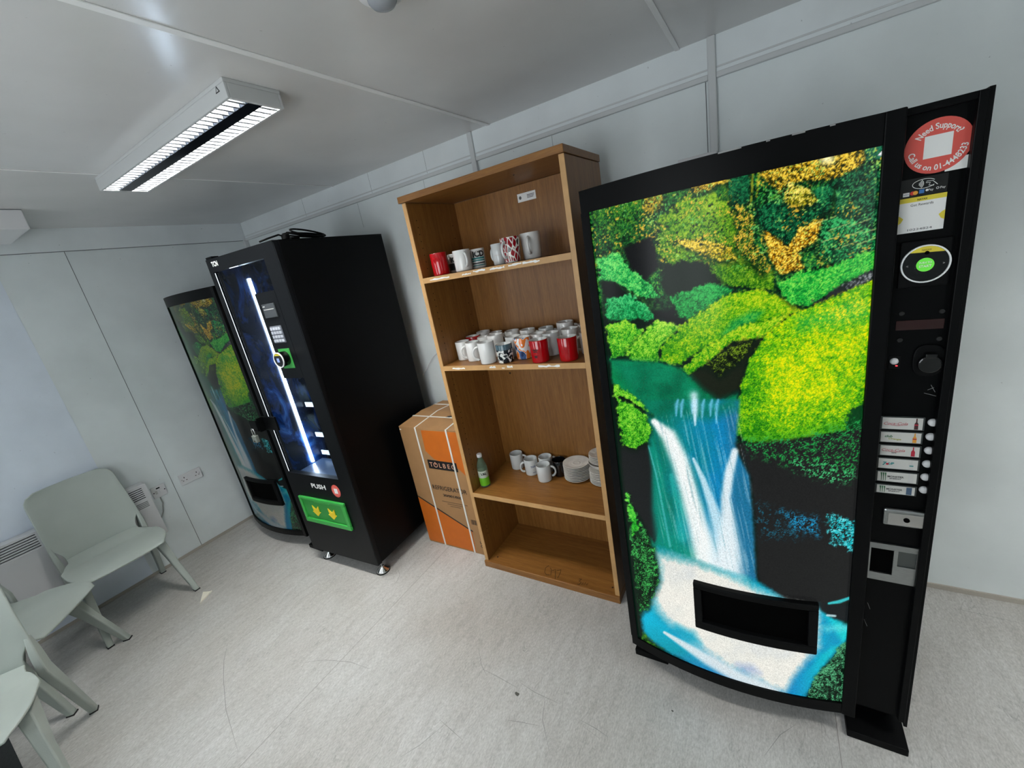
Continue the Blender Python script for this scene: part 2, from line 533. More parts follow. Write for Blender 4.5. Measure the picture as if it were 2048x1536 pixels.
GREYC = mat('grey_cable', (150, 152, 150), 0.5)
tag(MB().tube([(0.010, -1.249, 0.524), (0.020, -1.252, 0.48), (0.022, -1.272, 0.42), (0.022, -1.31, 0.36), (0.030, -1.36, 0.30), (0.030, -1.45, 0.235), (0.030, -1.53, 0.225), (0.028, -1.60, 0.27)], 0.0042).build('heater_cable', GREYC, smooth=60),
    'grey flex running from the fused switch down behind the wall heater', 'cable')

t = thing('wall_heater', 'long white slotted panel heater on the left wall behind the chairs', 'heater', (0.0, -2.06, 0.0))
HW = mat('heater_white_enamel', (214, 214, 216), 0.35)
y0, y1, z0, z1, xf = -0.79, 0.75, 0.285, 0.690, 0.090
mb = MB()
mb.box(0.012, xf, y0, y1, z0, 0.585)
mb.box(0.012, xf, y0, y1, 0.683, z1)
mb.box(0.012, xf - 0.014, y0, y1, 0.585, 0.683)
mb.build('case', HW, t, bev=0.004)
for a, c, n in [(y0, -0.60, 6), (-0.585, -0.40, 6), (-0.385, -0.20, 6), (-0.185, 0.0, 6), (0.015, 0.20, 6), (0.215, 0.40, 6), (0.415, 0.58, 6)]:
    B('grille_recess', xf - 0.014, xf - 0.012, a, c, 0.588, 0.680, DARK, t)
    for k in range(n + 1):
        z = 0.588 + k * 0.0153
        B('slat', xf - 0.012, xf, a, c, z - 0.0042, z + 0.0042, HW, t)
    B('grille_post', xf - 0.012, xf + 0.0003, c, c + 0.015, 0.585, 0.683, HW, t)
B('control_panel', xf - 0.014, xf, 0.60, y1, 0.585, 0.683, HW, t)
for k in range(6):
    B('vent_slot', xf - 0.001, xf + 0.0006, 0.632, 0.722, 0.664 - k * 0.0142, 0.669 - k * 0.0142, DARK, t)
for k in range(4):
    B('printed_line', xf, xf + 0.0004, 0.632, 0.722, 0.560 - k * 0.011, 0.566 - k * 0.011, mat('grey_print', (120, 124, 124), 0.6), t)
MB().cyl((0.055, 0.625, z1), (0.055, 0.625, z1 + 0.008), 0.017, n=20).build('thermostat_knob', WHITEP, t, bev=0.002)
MB().cyl((0.055, 0.625, z1 + 0.008), (0.055, 0.625, z1 + 0.0086), 0.013, n=20).build('knob_cap', DARK, t)
for y in (-0.6, 0.6):
    B('wall_bracket', 0.0, 0.014, y - 0.02, y + 0.02, 0.33, 0.60, HW, t)

# white trunking box and dangling wire on the back wall
t = thing('trunking_box', 'white trunking box on the back wall just above the lit waterfall machine', 'box', (3.55, 0.0, 1.955))
B('lid', -0.075, 0.075, -0.045, -0.002, -0.04, 0.04, WHITEP, t, bev=0.003)
for k in range(4):
    B('printed_mark', 0.0 + k * 0.009, 0.006 + k * 0.009, -0.0455, -0.045, 0.008, 0.018, GREY_STK, t)
tag(MB().tube([(1.99, -0.006, 1.30), (1.90, -0.007, 1.225), (1.80, -0.012, 1.165), (1.72, -0.010, 1.085), (1.668, -0.012, 1.035)], 0.0028).build('loose_wire', WHITEP, smooth=60),
    'thin white loose wire hanging on the wall between black machine and bookcase', 'wire')

# ================================================================== DRINKS MACHINES
MX, MY = 3.750, -0.40                     # base centre of the lit machine
def ydoor(x):                             # local front surface of the bowed door
    u = (x - (-0.072)) / 0.36
    return -0.420 - 0.055 * max(0.0, 1 - u * u)

def panel_world(px, py):
    """where the photo's pixel meets the bowed door: local x, z"""
    y = -0.86
    for _ in range(6):
        p = hit(px, py, 1, y)
        y = MY + ydoor(p[0] - MX)
    return p[0] - MX, p[2]

def curved(x0, x1, off, th, z0, z1, n=14):
    """slab that follows the door's bow; off = how far proud of the door"""
    mb = MB()
    xs = np.linspace(x0, x1, n + 1)
    v, f = [], []
    for x in xs:
        y = ydoor(x) - off
        v += [(x, y, z0), (x, y, z1), (x, y + th, z1), (x, y + th, z0)]
    for i in range(n):
        a, c = i * 4, i * 4 + 4
        f += [(a + k, a + (k + 1) % 4, c + (k + 1) % 4, c + k) for k in range(4)]
    f += [(0, 1, 2, 3), (n * 4 + 3, n * 4 + 2, n * 4 + 1, n * 4)]
    return mb.add(v, f)

# ---- the printed forest waterfall, painted per vertex on the panel's own grid
def vnoise(x, y, seed):
    r = np.random.RandomState(seed).rand(256, 256)
    xi, yi = np.floor(x).astype(int), np.floor(y).astype(int)
    fx, fy = x - xi, y - yi
    fx, fy = fx * fx * (3 - 2 * fx), fy * fy * (3 - 2 * fy)
    g = lambda a, c: r[a % 256, c % 256]
    return (g(xi, yi) * (1 - fx) + g(xi + 1, yi) * fx) * (1 - fy) + (g(xi, yi + 1) * (1 - fx) + g(xi + 1, yi + 1) * fx) * fy

def fbm(x, y, seed, oct=4):
    s, a, t = 0, 1.0, 0
    for k in range(oct):
        s = s + a * vnoise(x * 2 ** k, y * 2 ** k, seed + k * 17); t += a; a *= 0.55
    return s / t

def poly_sd(X, Y, pts):
    """signed distance to a polygon, positive inside"""
    P = np.array(pts, float)
    d = np.full(X.shape, 1e9)
    inside = np.zeros(X.shape, bool)
    for (ax, ay), (bx, by) in zip(P, np.roll(P, -1, 0)):
        ex, ey = bx - ax, by - ay
        t = np.clip(((X - ax) * ex + (Y - ay) * ey) / (ex * ex + ey * ey + 1e-9), 0, 1)
        d = np.minimum(d, (X - ax - t * ex) ** 2 + (Y - ay - t * ey) ** 2)
        if ay != by:
            cond = ((ay > Y) != (by > Y)) & (X < (bx - ax) * (Y - ay) / (by - ay) + ax)
            inside ^= cond
    d = np.sqrt(d)
    return np.where(inside, d, -d)

def paint(X, Y):
    """sRGB 0..1 of the print at photo pixel X, Y"""
    n = fbm(X / 46, Y / 46, 1); m = fbm(X / 16, Y / 16, 5); h = fbm(X / 5, Y / 5, 9, 3); g = np.random.RandomState(3).rand(*X.shape)
    img = np.zeros(X.shape + (3,)); img[:] = np.array([8, 26, 18]) / 255
    def A(pts): return [(1160 + x * .4336, 160 + y * .4336) for x, y in pts]
    def Z(pts): return [(1160 + x * .4556, 800 + y * .4556) for x, y in pts]
    def lay(mask, col):
        nonlocal img
        c = np.array(col, float)
        if c.ndim == 1: c = c[None, None, :] / 255
        img = img * (1 - mask[..., None]) + c * mask[..., None]
    def reg(pts, soft=5, wob=14):
        d = poly_sd(X, Y, pts) + (m - .5) * wob * .8 + (h - .5) * wob * .9
        return np.clip(d / soft + .5, 0, 1)
    def lut(f, stops):
        f = np.clip(f, 0, 1)
        xs = [s[0] for s in stops]
        return np.stack([np.interp(f, xs, [s[1][k] / 255 for s in stops]) for k in range(3)], -1)
    def moss(pts, c0, c1, c2, soft=4, wob=12, contrast=1.0, shade=None, seed=0):
        f = .5 + ((m - .5) * .55 + (h - .5) * 1.25 + (g - .5) * .85) * contrast
        if soft < 10: lay(np.clip((poly_sd(X, Y - 5, pts) + 9 + (m - .5) * 14) / 12, 0, 1) * .62, (5, 22, 12))
        P = np.array(pts); y0, y1 = P[:, 1].min(), P[:, 1].max()
        f = f + (n - .5) * .55 + .20 - .44 * np.clip((Y - y0) / (y1 - y0 + 1), 0, 1)
        if shade is not None: f = f + shade
        lay(reg(pts, soft, wob), lut(f, [(0.0, c0), (.5, c1), (1.0, c2)]))
    leaf = .46 + (m - .5) * 1.1 + (h - .5) * 1.6 + (g - .5) * .7
    # upper forest
    lay(np.clip((640 - Y) / 60, 0, 1), lut(leaf, [(0, (4, 26, 12)), (.45, (14, 84, 40)), (.75, (40, 140, 52)), (1, (110, 175, 60))]))
    moss(A([(60, 560), (740, 380), (720, 600), (520, 560), (380, 640), (330, 740), (80, 800)]), (8, 50, 22), (32, 112, 42), (96, 150, 40))
    moss(A([(300, 500), (390, 470), (380, 600), (300, 620)]), (20, 60, 10), (150, 130, 30), (230, 190, 60))
    moss(A([(370, 640), (480, 545), (620, 520), (720, 600), (760, 760), (880, 880), (900, 965), (700, 960), (560, 900), (420, 870), (350, 800)]), (30, 96, 12), (92, 150, 24), (150, 190, 40), wob=18)
    moss(A([(480, 480), (600, 440), (650, 400), (780, 370), (700, 460), (540, 520)]), (70, 60, 10), (190, 150, 30), (250, 215, 80), contrast=1.3)
    moss(A([(820, 380), (1130, 280), (1290, 250), (1320, 380), (1200, 450), (1000, 470), (930, 520), (840, 440)]), (40, 44, 8), (196, 150, 22), (255, 220, 80), contrast=1.7)
    lay(np.exp(-((X - 1654) ** 2 / 260 + (Y - 318) ** 2 / 140)), (255, 250, 190))
    moss(A([(680, 400), (780, 380), (780, 560), (700, 600)]), (4, 40, 24), (10, 86, 52), (30, 120, 70))
    for x0, y0, x1, y1 in ((800, 380, 790, 560), (830, 370, 815, 540)):
        d = np.abs((X - (1160 + x0 * .4336)) - (Y - (160 + y0 * .4336)) * (x1 - x0) / (y1 - y0)); k = (Y > 160 + y0 * .4336) & (Y < 160 + y1 * .4336)
        lay(np.clip(2.5 - d, 0, 1) * k * .7, (170, 170, 40))
    moss(A([(430, 740), (560, 735), (700, 770), (720, 830), (640, 830), (560, 800)]), (90, 100, 10), (215, 180, 30), (255, 225, 90), contrast=1.4)
    moss(A([(720, 560), (800, 640), (800, 760), (880, 860), (840, 900), (720, 780)]), (14, 50, 20), (80, 120, 30), (225, 180, 60), contrast=1.6)
    moss(A([(800, 590), (900, 560), (1020, 540), (1180, 460), (1150, 600), (1010, 700), (950, 760), (860, 740)]), (2, 30, 20), (8, 82, 48), (30, 130, 76), contrast=1.3)
    moss(A([(850, 690), (910, 720), (960, 770), (1010, 690), (1130, 630), (1090, 740), (1000, 800), (1030, 870), (930, 900), (880, 830)]), (90, 60, 4), (215, 150, 20), (255, 226, 90), contrast=1.7)
    moss(A([(960, 480), (1060, 500), (1090, 560), (1010, 600), (940, 560)]), (60, 70, 10), (190, 175, 40), (250, 230, 110), contrast=1.5)
    moss(A([(1180, 460), (1300, 400), (1420, 230), (1400, 700), (1280, 720), (1180, 620)]), (3, 30, 20), (12, 76, 46), (46, 132, 80), contrast=1.2)
    moss(A([(1300, 250), (1425, 215), (1405, 345), (1330, 380)]), (18, 84, 60), (34, 116, 84), (70, 150, 110), contrast=.6)
    moss(A([(1120, 640), (1260, 640), (1380, 720), (1370, 800), (1180, 850), (1100, 800)]), (2, 50, 28), (14, 110, 58), (60, 180, 100), contrast=1.4)
    for k in range(9):                                   # pale grass blades
        bx, by = 1650 + 14 * k, 440 + (k * 37) % 60
        d = np.abs((Y - by) + (X - bx) * .35); lay(np.clip(1.6 - d, 0, 1) * (np.abs(X - bx) < 22) * .7, (190, 200, 120))
    fleck = fbm(X / 3.2, Y / 3.2, 31, 2)
    top = np.clip((560 - Y) / 40, 0, 1)
    dk = np.clip((.40 - fleck) * 9, 0, 1) * np.clip((fbm(X / 24, Y / 24, 41) - .38) * 6, 0, 1) * top
    lay(dk * .8, (4, 20, 12))
    gd = np.clip((fleck - .62) * 9, 0, 1) * np.clip((fbm(X / 30, Y / 30, 51) - .48) * 7, 0, 1) * top
    lay(gd * .9, (236, 190, 60))
    lt = np.clip((fleck - .64) * 9, 0, 1) * np.clip((fbm(X / 26, Y / 26, 61) - .50) * 7, 0, 1) * top
    lay(lt * .8, (120, 214, 110))
    # caves and branches on the left
    lay(reg(A([(200, 775), (330, 720), (365, 860), (300, 930), (235, 880)]), 6, 8), (14, 16, 18))
    lay(reg(A([(370, 850), (560, 830), (650, 930), (560, 1000), (420, 1010), (380, 950)]), 8, 26), (10, 26, 14))
    moss(A([(85, 825), (170, 795), (245, 880), (330, 950), (368, 1000), (300, 1005), (160, 930), (90, 925)]), (8, 110, 50), (44, 186, 84), (130, 226, 110))
    lay(reg(A([(100, 925), (160, 935), (240, 1000), (330, 1075), (440, 1050), (480, 1130), (340, 1095), (110, 1010)]), 6, 14), (8, 14, 12))
    moss(A([(115, 1010), (220, 985), (300, 1040), (345, 1105), (130, 1115)]), (6, 96, 46), (18, 156, 82), (80, 205, 120))
    moss(A([(420, 1000), (600, 940), (720, 960), (640, 1050), (520, 1115), (450, 1080)]), (4, 70, 30), (10, 130, 56), (50, 180, 80))
    moss(A([(120, 1130), (210, 1108), (300, 1150), (240, 1270), (140, 1285)]), (20, 110, 20), (76, 182, 40), (170, 220, 60))
    moss(A([(215, 1250), (350, 1105), (470, 1140), (370, 1240), (360, 1305), (230, 1290)]), (24, 116, 20), (96, 188, 36), (176, 222, 70))
    moss(A([(370, 1230), (520, 1090), (700, 980), (820, 965), (960, 1015), (1010, 1060), (900, 1130), (820, 1210), (760, 1150), (620, 1230), (520, 1270), (470, 1310), (375, 1300)]), (30, 120, 14), (104, 178, 16), (190, 208, 30), contrast=.9)
    moss(A([(700, 1110), (800, 1060), (850, 1070), (800, 1130), (650, 1180)]), (10, 120, 50), (40, 160, 60), (90, 180, 60), soft=14)
    moss(A([(470, 1335), (560, 1240), (760, 1130), (860, 1105), (960, 1085), (850, 1190), (700, 1210), (600, 1300), (500, 1365)]), (30, 130, 10), (120, 190, 24), (200, 215, 40))
    lay(reg(A([(490, 1372), (600, 1300), (700, 1215), (850, 1190), (770, 1300), (745, 1425), (640, 1475), (560, 1430)]), 8, 18), (24, 30, 20))
    moss(A([(580, 1320), (700, 1230), (800, 1200), (740, 1300), (640, 1360)]), (6, 10, 6), (16, 30, 12), (110, 140, 30), contrast=1.1)
    # right bank and boulder
    moss(A([(900, 950), (1020, 880), (1160, 855), (1375, 775), (1362, 875), (1200, 950), (1060, 1050), (960, 1020)]), (10, 120, 40), (40, 184, 60), (130, 220, 80))
    lay(reg(A([(1065, 1035), (1200, 955), (1360, 868), (1360, 930), (1200, 1000), (1090, 1050)]), 5, 16), (34, 38, 40))
    moss(A([(1210, 940), (1350, 890), (1350, 920), (1230, 970)]), (20, 24, 26), (70, 76, 80), (150, 156, 158))
    rock = A([(845, 1195), (960, 1092), (1120, 1020), (1240, 972), (1362, 920), (1345, 1180), (1325, 1536)]) + Z([(1252, 0), (1225, 70), (1180, 130), (1000, 165), (850, 195), (740, 185), (682, 150), (676, 60)]) + A([(715, 1536), (745, 1400), (780, 1290)])
    yel = np.exp(-(((X - 1640) / 95) ** 2 + ((Y - 740) / 105) ** 2)) * .55 + np.exp(-(((X - 1560) / 50) ** 2 + ((Y - 800) / 60) ** 2)) * .3
    moss(rock, (24, 112, 14), (104, 186, 18), (232, 226, 6), contrast=.75, shade=yel * .75 - .12, wob=10)
    moss(A([(1000, 1090), (1250, 1010), (1350, 1020), (1345, 1110), (1180, 1140), (1000, 1160)]), (40, 160, 50), (100, 190, 40), (240, 226, 40), soft=30, contrast=.9)
    lay(reg(Z([(1170, 60), (1252, 0), (1248, 100), (1215, 140), (1170, 120)]), 5, 22), (10, 60, 26))
    # stream
    pool = A([(140, 1290), (360, 1303), (470, 1335), (560, 1425), (640, 1482), (725, 1450), (715, 1536), (330, 1536), (150, 1400)])
    lay(reg(pool, 6, 4), lut(.5 + (X - 1240) / 500 * -.5 + (n - .5) * .8, [(0, (2, 70, 40)), (.5, (6, 128, 74)), (1, (30, 176, 110))]))
    lay(reg(Z([(280, 0), (700, 0), (684, 220), (745, 330), (765, 600), (775, 800), (300, 700), (330, 400), (300, 180), (290, 80)]), 8, 4),
        lut((X - 1300) / 180 + (n - .5) * .5, [(0, (8, 110, 84)), (.4, (8, 128, 140)), (.75, (14, 128, 180)), (1, (30, 110, 150))]))
    lay(reg(pool[:6] + Z([(690, 40), (560, 90), (420, 60), (320, 60), (250, 10)]), 22, 6) * .75, lut(Y / 60 % 1 * 0 + (n - .1), [(0, (2, 84, 60)), (1, (14, 150, 110))]))
    # cliffs
    lay(reg(Z([(180, 205), (300, 185), (345, 330), (352, 520), (330, 640), (270, 520), (195, 410)]), 4, 5), (26, 29, 30))
    cliff = Z([(684, 190), (760, 190), (1000, 165), (1200, 135), (1260, 90), (1230, 400), (1212, 700), (1192, 890), (1050, 920), (900, 880), (785, 810), (770, 560), (750, 340)])
    lay(reg(cliff, 9, 5), (30, 31, 31))
    def speck(pts, col, th, soft=22):
        k = np.clip((h * .6 + g * .4 - th) * 9, 0, 1) * reg(pts, soft, 20)
        lay(k, col)
    speck(Z([(690, 170), (1000, 150), (1240, 80), (1240, 230), (1180, 360), (1040, 340), (900, 290), (760, 230)]), (34, 150, 70), .56)
    speck(Z([(940, 270), (1080, 290), (1200, 330), (1140, 370), (960, 310)]), (80, 200, 130), .58)
    speck(Z([(880, 490), (1030, 520), (1040, 590), (940, 570)]), (30, 150, 200), .50)
    speck(Z([(760, 440), (900, 520), (960, 600), (800, 600), (770, 540)]), (30, 90, 110), .60)
    speck(Z([(1085, 500), (1215, 540), (1212, 665), (1110, 620)]), (20, 190, 200), .44, 10)
    speck(Z([(1085, 500), (1215, 540), (1212, 665), (1110, 620)]), (110, 220, 225), .60, 10)
    # falling water
    def stream(pts, w, col, a=1.0, soft=False):
        P = np.array(Z(pts), float)
        best = np.zeros(X.shape)
        for i in range(len(P) - 1):
            (ax, ay), (bx, by) = P[i], P[i + 1]
            t = np.clip(((X - ax) * (bx - ax) + (Y - ay) * (by - ay)) / ((bx - ax) ** 2 + (by - ay) ** 2), 0, 1)
            d = np.hypot(X - ax - t * (bx - ax), Y - ay - t * (by - ay))
            ww = (w[i] * (1 - t) + w[i + 1] * t) * .4556
            best = np.maximum(best, np.exp(-(d / ww) ** (2 if soft else 4) * .9))
        lay(best * a, col)
    stream([(305, 170), (340, 300), (350, 480), (400, 660), (470, 720)], [12, 26, 34, 60, 80], (8, 136, 116), .95)
    stream([(400, 330), (440, 480), (450, 600)], [10, 22, 26], (40, 180, 170), .6)
    stream([(300, 200), (335, 330), (372, 520), (395, 640)], [3, 4, 5, 6], (90, 190, 190), .6)
    stream([(325, 95), (390, 160), (440, 270), (478, 400), (515, 540), (560, 700), (600, 800)], [14, 34, 40, 40, 44, 60, 90], (238, 242, 240))
    stream([(498, 258), (540, 350), (575, 450), (610, 560), (640, 700)], [6, 14, 20, 34, 60], (196, 226, 238), .92)
    stream([(680, 226), (655, 320), (640, 430), (650, 540), (655, 640), (640, 780)], [16, 22, 22, 34, 50, 80], (226, 236, 240), .95)
    for x in (430, 452, 500, 512, 545, 580, 606):
        stream([(x, 0), (x - 6, 22), (x - 8, 60 + (x * 7) % 50)], [5, 9, 3], (120, 200, 240), .75, True)
    stream([(500, -20), (505, 40), (505, 110)], [18, 14, 4], (220, 240, 250), .8, True)
    fl = np.clip(poly_sd(X, Y, Z([(320, 60), (700, 0), (760, 330), (780, 780), (500, 740), (340, 640), (330, 300)])) / 10, 0, 1)
    sk = fbm((X - (Y - 800) * .22) / 3.0, Y / 70, 71, 3)
    lay(fl * np.clip((sk - .56) * 5, 0, 1) * .30, (225, 240, 245))
    lay(fl * np.clip((.42 - sk) * 5, 0, 1) * .28, (10, 100, 120))
    # lower pool
    lay(reg(Z([(268, 925), (340, 640), (500, 700), (790, 800), (910, 880), (1050, 915), (1185, 1000), (1175, 1060), (1050, 1200), (980, 1330), (700, 1260), (560, 1200), (420, 1110), (285, 1030)]), 10, 6),
        lut((Y - 1100) / 260 + (n - .5) * .7, [(0, (10, 140, 150)), (.5, (14, 160, 196)), (1, (16, 128, 180))]))
    white = Z([(335, 672), (420, 690), (520, 720), (690, 780), (770, 830), (920, 890), (1050, 925), (1048, 1080), (960, 1190), (905, 1290), (850, 1270), (740, 1210), (640, 1170), (560, 1110), (520, 1080), (420, 1000), (340, 930), (318, 860), (350, 790)])
    lay(reg(white, 24, 10), lut(.5 + (n - .5), [(0, (206, 212, 214)), (.5, (228, 228, 220)), (1, (240, 236, 226))]))
    lay(reg(Z([(420, 985), (500, 1020), (530, 1070), (470, 1060), (400, 1020)]), 16, 4) * .9, (20, 160, 190))
    lay(reg(Z([(275, 940), (320, 930), (420, 1055), (560, 1180), (700, 1235), (560, 1200), (400, 1120), (285, 1040)]), 14, 6), lut((Y - 1240) / 120, [(0, (14, 176, 210)), (.5, (14, 150, 170)), (1, (60, 120, 190))]))
    stream([(370, 1020), (450, 1070), (560, 1140), (680, 1210), (800, 1265), (890, 1300)], [6, 14, 24, 26, 30, 10], (226, 230, 232), .9)
    lay(reg(Z([(690, 1160), (760, 1170), (790, 1200), (720, 1190)]), 20, 4) * .6, (110, 140, 200))
    lay(reg(Z([(1050, 900), (1185, 1000), (1178, 1055), (1060, 1110), (940, 1230), (905, 1300), (985, 1335), (1050, 1210), (1150, 1070)]), 14, 6), lut((X - 1560) / 140, [(0, (26, 120, 190)), (.6, (14, 180, 200)), (1, (40, 210, 210))]))
    lay(reg(Z([(1040, 890), (1195, 900), (1195, 980), (1110, 960), (1060, 925)]), 6, 4), (26, 30, 32))
    stream([(1092, 893), (1140, 885), (1192, 866)], [5, 8, 6], (60, 200, 205), .95)
    stream([(1085, 945), (1120, 948)], [5, 5], (190, 225, 230), .9)
    lay(reg(Z([(1060, 990), (1180, 985), (1180, 1010), (1080, 1020)]), 12, 4) * .6, (120, 226, 226))
    # mossy banks in the corners
    lb = Z([(150, -20), (230, 0), (285, 60), (312, 120), (300, 180), (250, 212), (185, 195)])
    moss(A([(155, 1400), (230, 1440), (330, 1536)]) + lb, (16, 96, 14), (74, 182, 34), (150, 220, 60))
    moss(Z([(203, 405), (250, 505), (322, 640), (352, 790), (300, 905), (262, 935), (232, 700)]), (6, 16, 10), (16, 66, 30), (70, 190, 90), contrast=1.4)
    moss(Z([(203, 405), (245, 500), (262, 560), (235, 590), (215, 500)]), (20, 130, 30), (50, 190, 50), (130, 220, 80))
    moss(Z([(1180, 1045), (1160, 1390), (970, 1340), (1040, 1210)]), (6, 14, 10), (12, 44, 26), (84, 170, 120), contrast=1.5)
    moss(Z([(270, 1015), (360, 1100), (270, 1090)]), (6, 20, 8), (20, 70, 20), (80, 140, 40))
    # white marks in the top right corner
    for (x0, y0), (x1, y1) in (((1325, 268), (1370, 245)), ((1370, 245), (1410, 262)), ((1335, 292), (1370, 280)), ((1370, 280), (1412, 305))):
        P = A([(x0, y0), (x1, y1)]); (ax, ay), (bx, by) = P
        t = np.clip(((X - ax) * (bx - ax) + (Y - ay) * (by - ay)) / ((bx - ax) ** 2 + (by - ay) ** 2), 0, 1)
        lay(np.clip(1.8 - np.hypot(X - ax - t * (bx - ax), Y - ay - t * (by - ay)), 0, 1), (230, 240, 236))
    d = poly_sd(X, Y, A([(1372, 350), (1412, 305), (1414, 345)])); lay(np.clip(d + .5, 0, 1), (236, 240, 240))
    return np.clip(img, 0, 1)

GX0, GX1, GZ0, GZ1 = -0.412, 0.268, 0.135, 1.825
def graphic_mesh(NX=300, NZ=720):
    xs = np.linspace(GX0, GX1, NX); zs = np.linspace(GZ0, GZ1, NZ)
    XX, ZZ = np.meshgrid(xs, zs)
    YY = np.vectorize(ydoor)(xs)[None, :].repeat(NZ, 0) - 0.003
    W = np.stack([XX + MX, YY + MY, ZZ], -1) - CAM
    c = W @ ROT.T
    img = paint(c[..., 0] / c[..., 2] * FPX + 1024, c[..., 1] / c[..., 2] * FPX + 768)
    linv = np.where(img <= 0.04045, img / 12.92, ((img + 0.055) / 1.055) ** 2.4)
    me = bpy.data.meshes.new('forest_graphic')
    idx = np.arange(NX * NZ).reshape(NZ, NX)
    q = np.stack([idx[:-1, :-1], idx[:-1, 1:], idx[1:, 1:], idx[1:, :-1]], -1).reshape(-1, 4)
    me.vertices.add(NX * NZ); me.vertices.foreach_set('co', np.stack([XX, YY, ZZ], -1).ravel())
    me.loops.add(q.size); me.loops.foreach_set('vertex_index', q.ravel())
    me.polygons.add(len(q)); me.polygons.foreach_set('loop_start', np.arange(0, q.size, 4)); me.polygons.foreach_set('loop_total', np.full(len(q), 4))
    me.update(); me.validate()
    at = me.color_attributes.new('print', 'FLOAT_COLOR', 'POINT')
    at.data.foreach_set('color', np.concatenate([linv, np.ones(linv.shape[:2] + (1,))], -1).ravel())
    me.polygons.foreach_set('use_smooth', [True] * len(me.polygons))
    return me

def graphic_material(name, emit, base):
    M, nt, b, tc = node_mat(name)
    a = nt.nodes.new('ShaderNodeVertexColor'); a.layer_name = 'print'
    n = noise_node(nt, tc.outputs['Object'], 260, 3)             # fine grain of the leaves in the print
    r = ramp(nt, [(0.32, (150, 150, 150)), (0.66, (255, 255, 255))])
    nt.links.new(n.outputs['Fac'], r.inputs[0])
    c = mix(nt, a.outputs['Color'], r.outputs[0], 0.45, 'MULTIPLY')
    k = mix(nt, (0, 0, 0, 1), c, base)
    nt.links.new(k, b.inputs['Base Color'])
    if emit:
        nt.links.new(c, b.inputs['Emission Color'])
        b.inputs['Emission Strength'].default_value = emit
    b.inputs['Roughness'].default_value = 0.22
    b.inputs['Specular IOR Level'].default_value = 0.12 if emit else 0.4
    return M
GLIT = graphic_material('backlit_forest_print', 0.98, 0.06)
GOFF = graphic_material('unlit_forest_print', 0.0, 0.42)

def ctl(px, py, y=-0.797):
    p = hit(px, py, 1, y); return p[0] - MX, p[2]

REDGLASS = mat('dark_red_display', (40, 4, 8), 0.1)
GREENLCD = mat('green_screen', (60, 160, 50), 0.3, emit=(110, 215, 70), es=0.55)
LIT_WHITE = mat('reader_ring', (240, 242, 242), 0.3)
SCR = mat('reader_screen', (6, 8, 12), 0.06)
REDLED = mat('red_led', (255, 60, 70), 0.4, emit=(255, 70, 80), es=1.0)
CARD = mat('label_card', (196, 196, 192), 0.35)
CLEAR = mat('clear_label_frame', (52, 56, 56), 0.2)

def quad_ctl(tl, tr, bl, br):
    p = [ctl(*q) for q in (tl, tr, bl, br)]
    return (p[0][0] + p[2][0]) / 2, (p[1][0] + p[3][0]) / 2, (p[2][1] + p[3][1]) / 2, (p[0][1] + p[1][1]) / 2

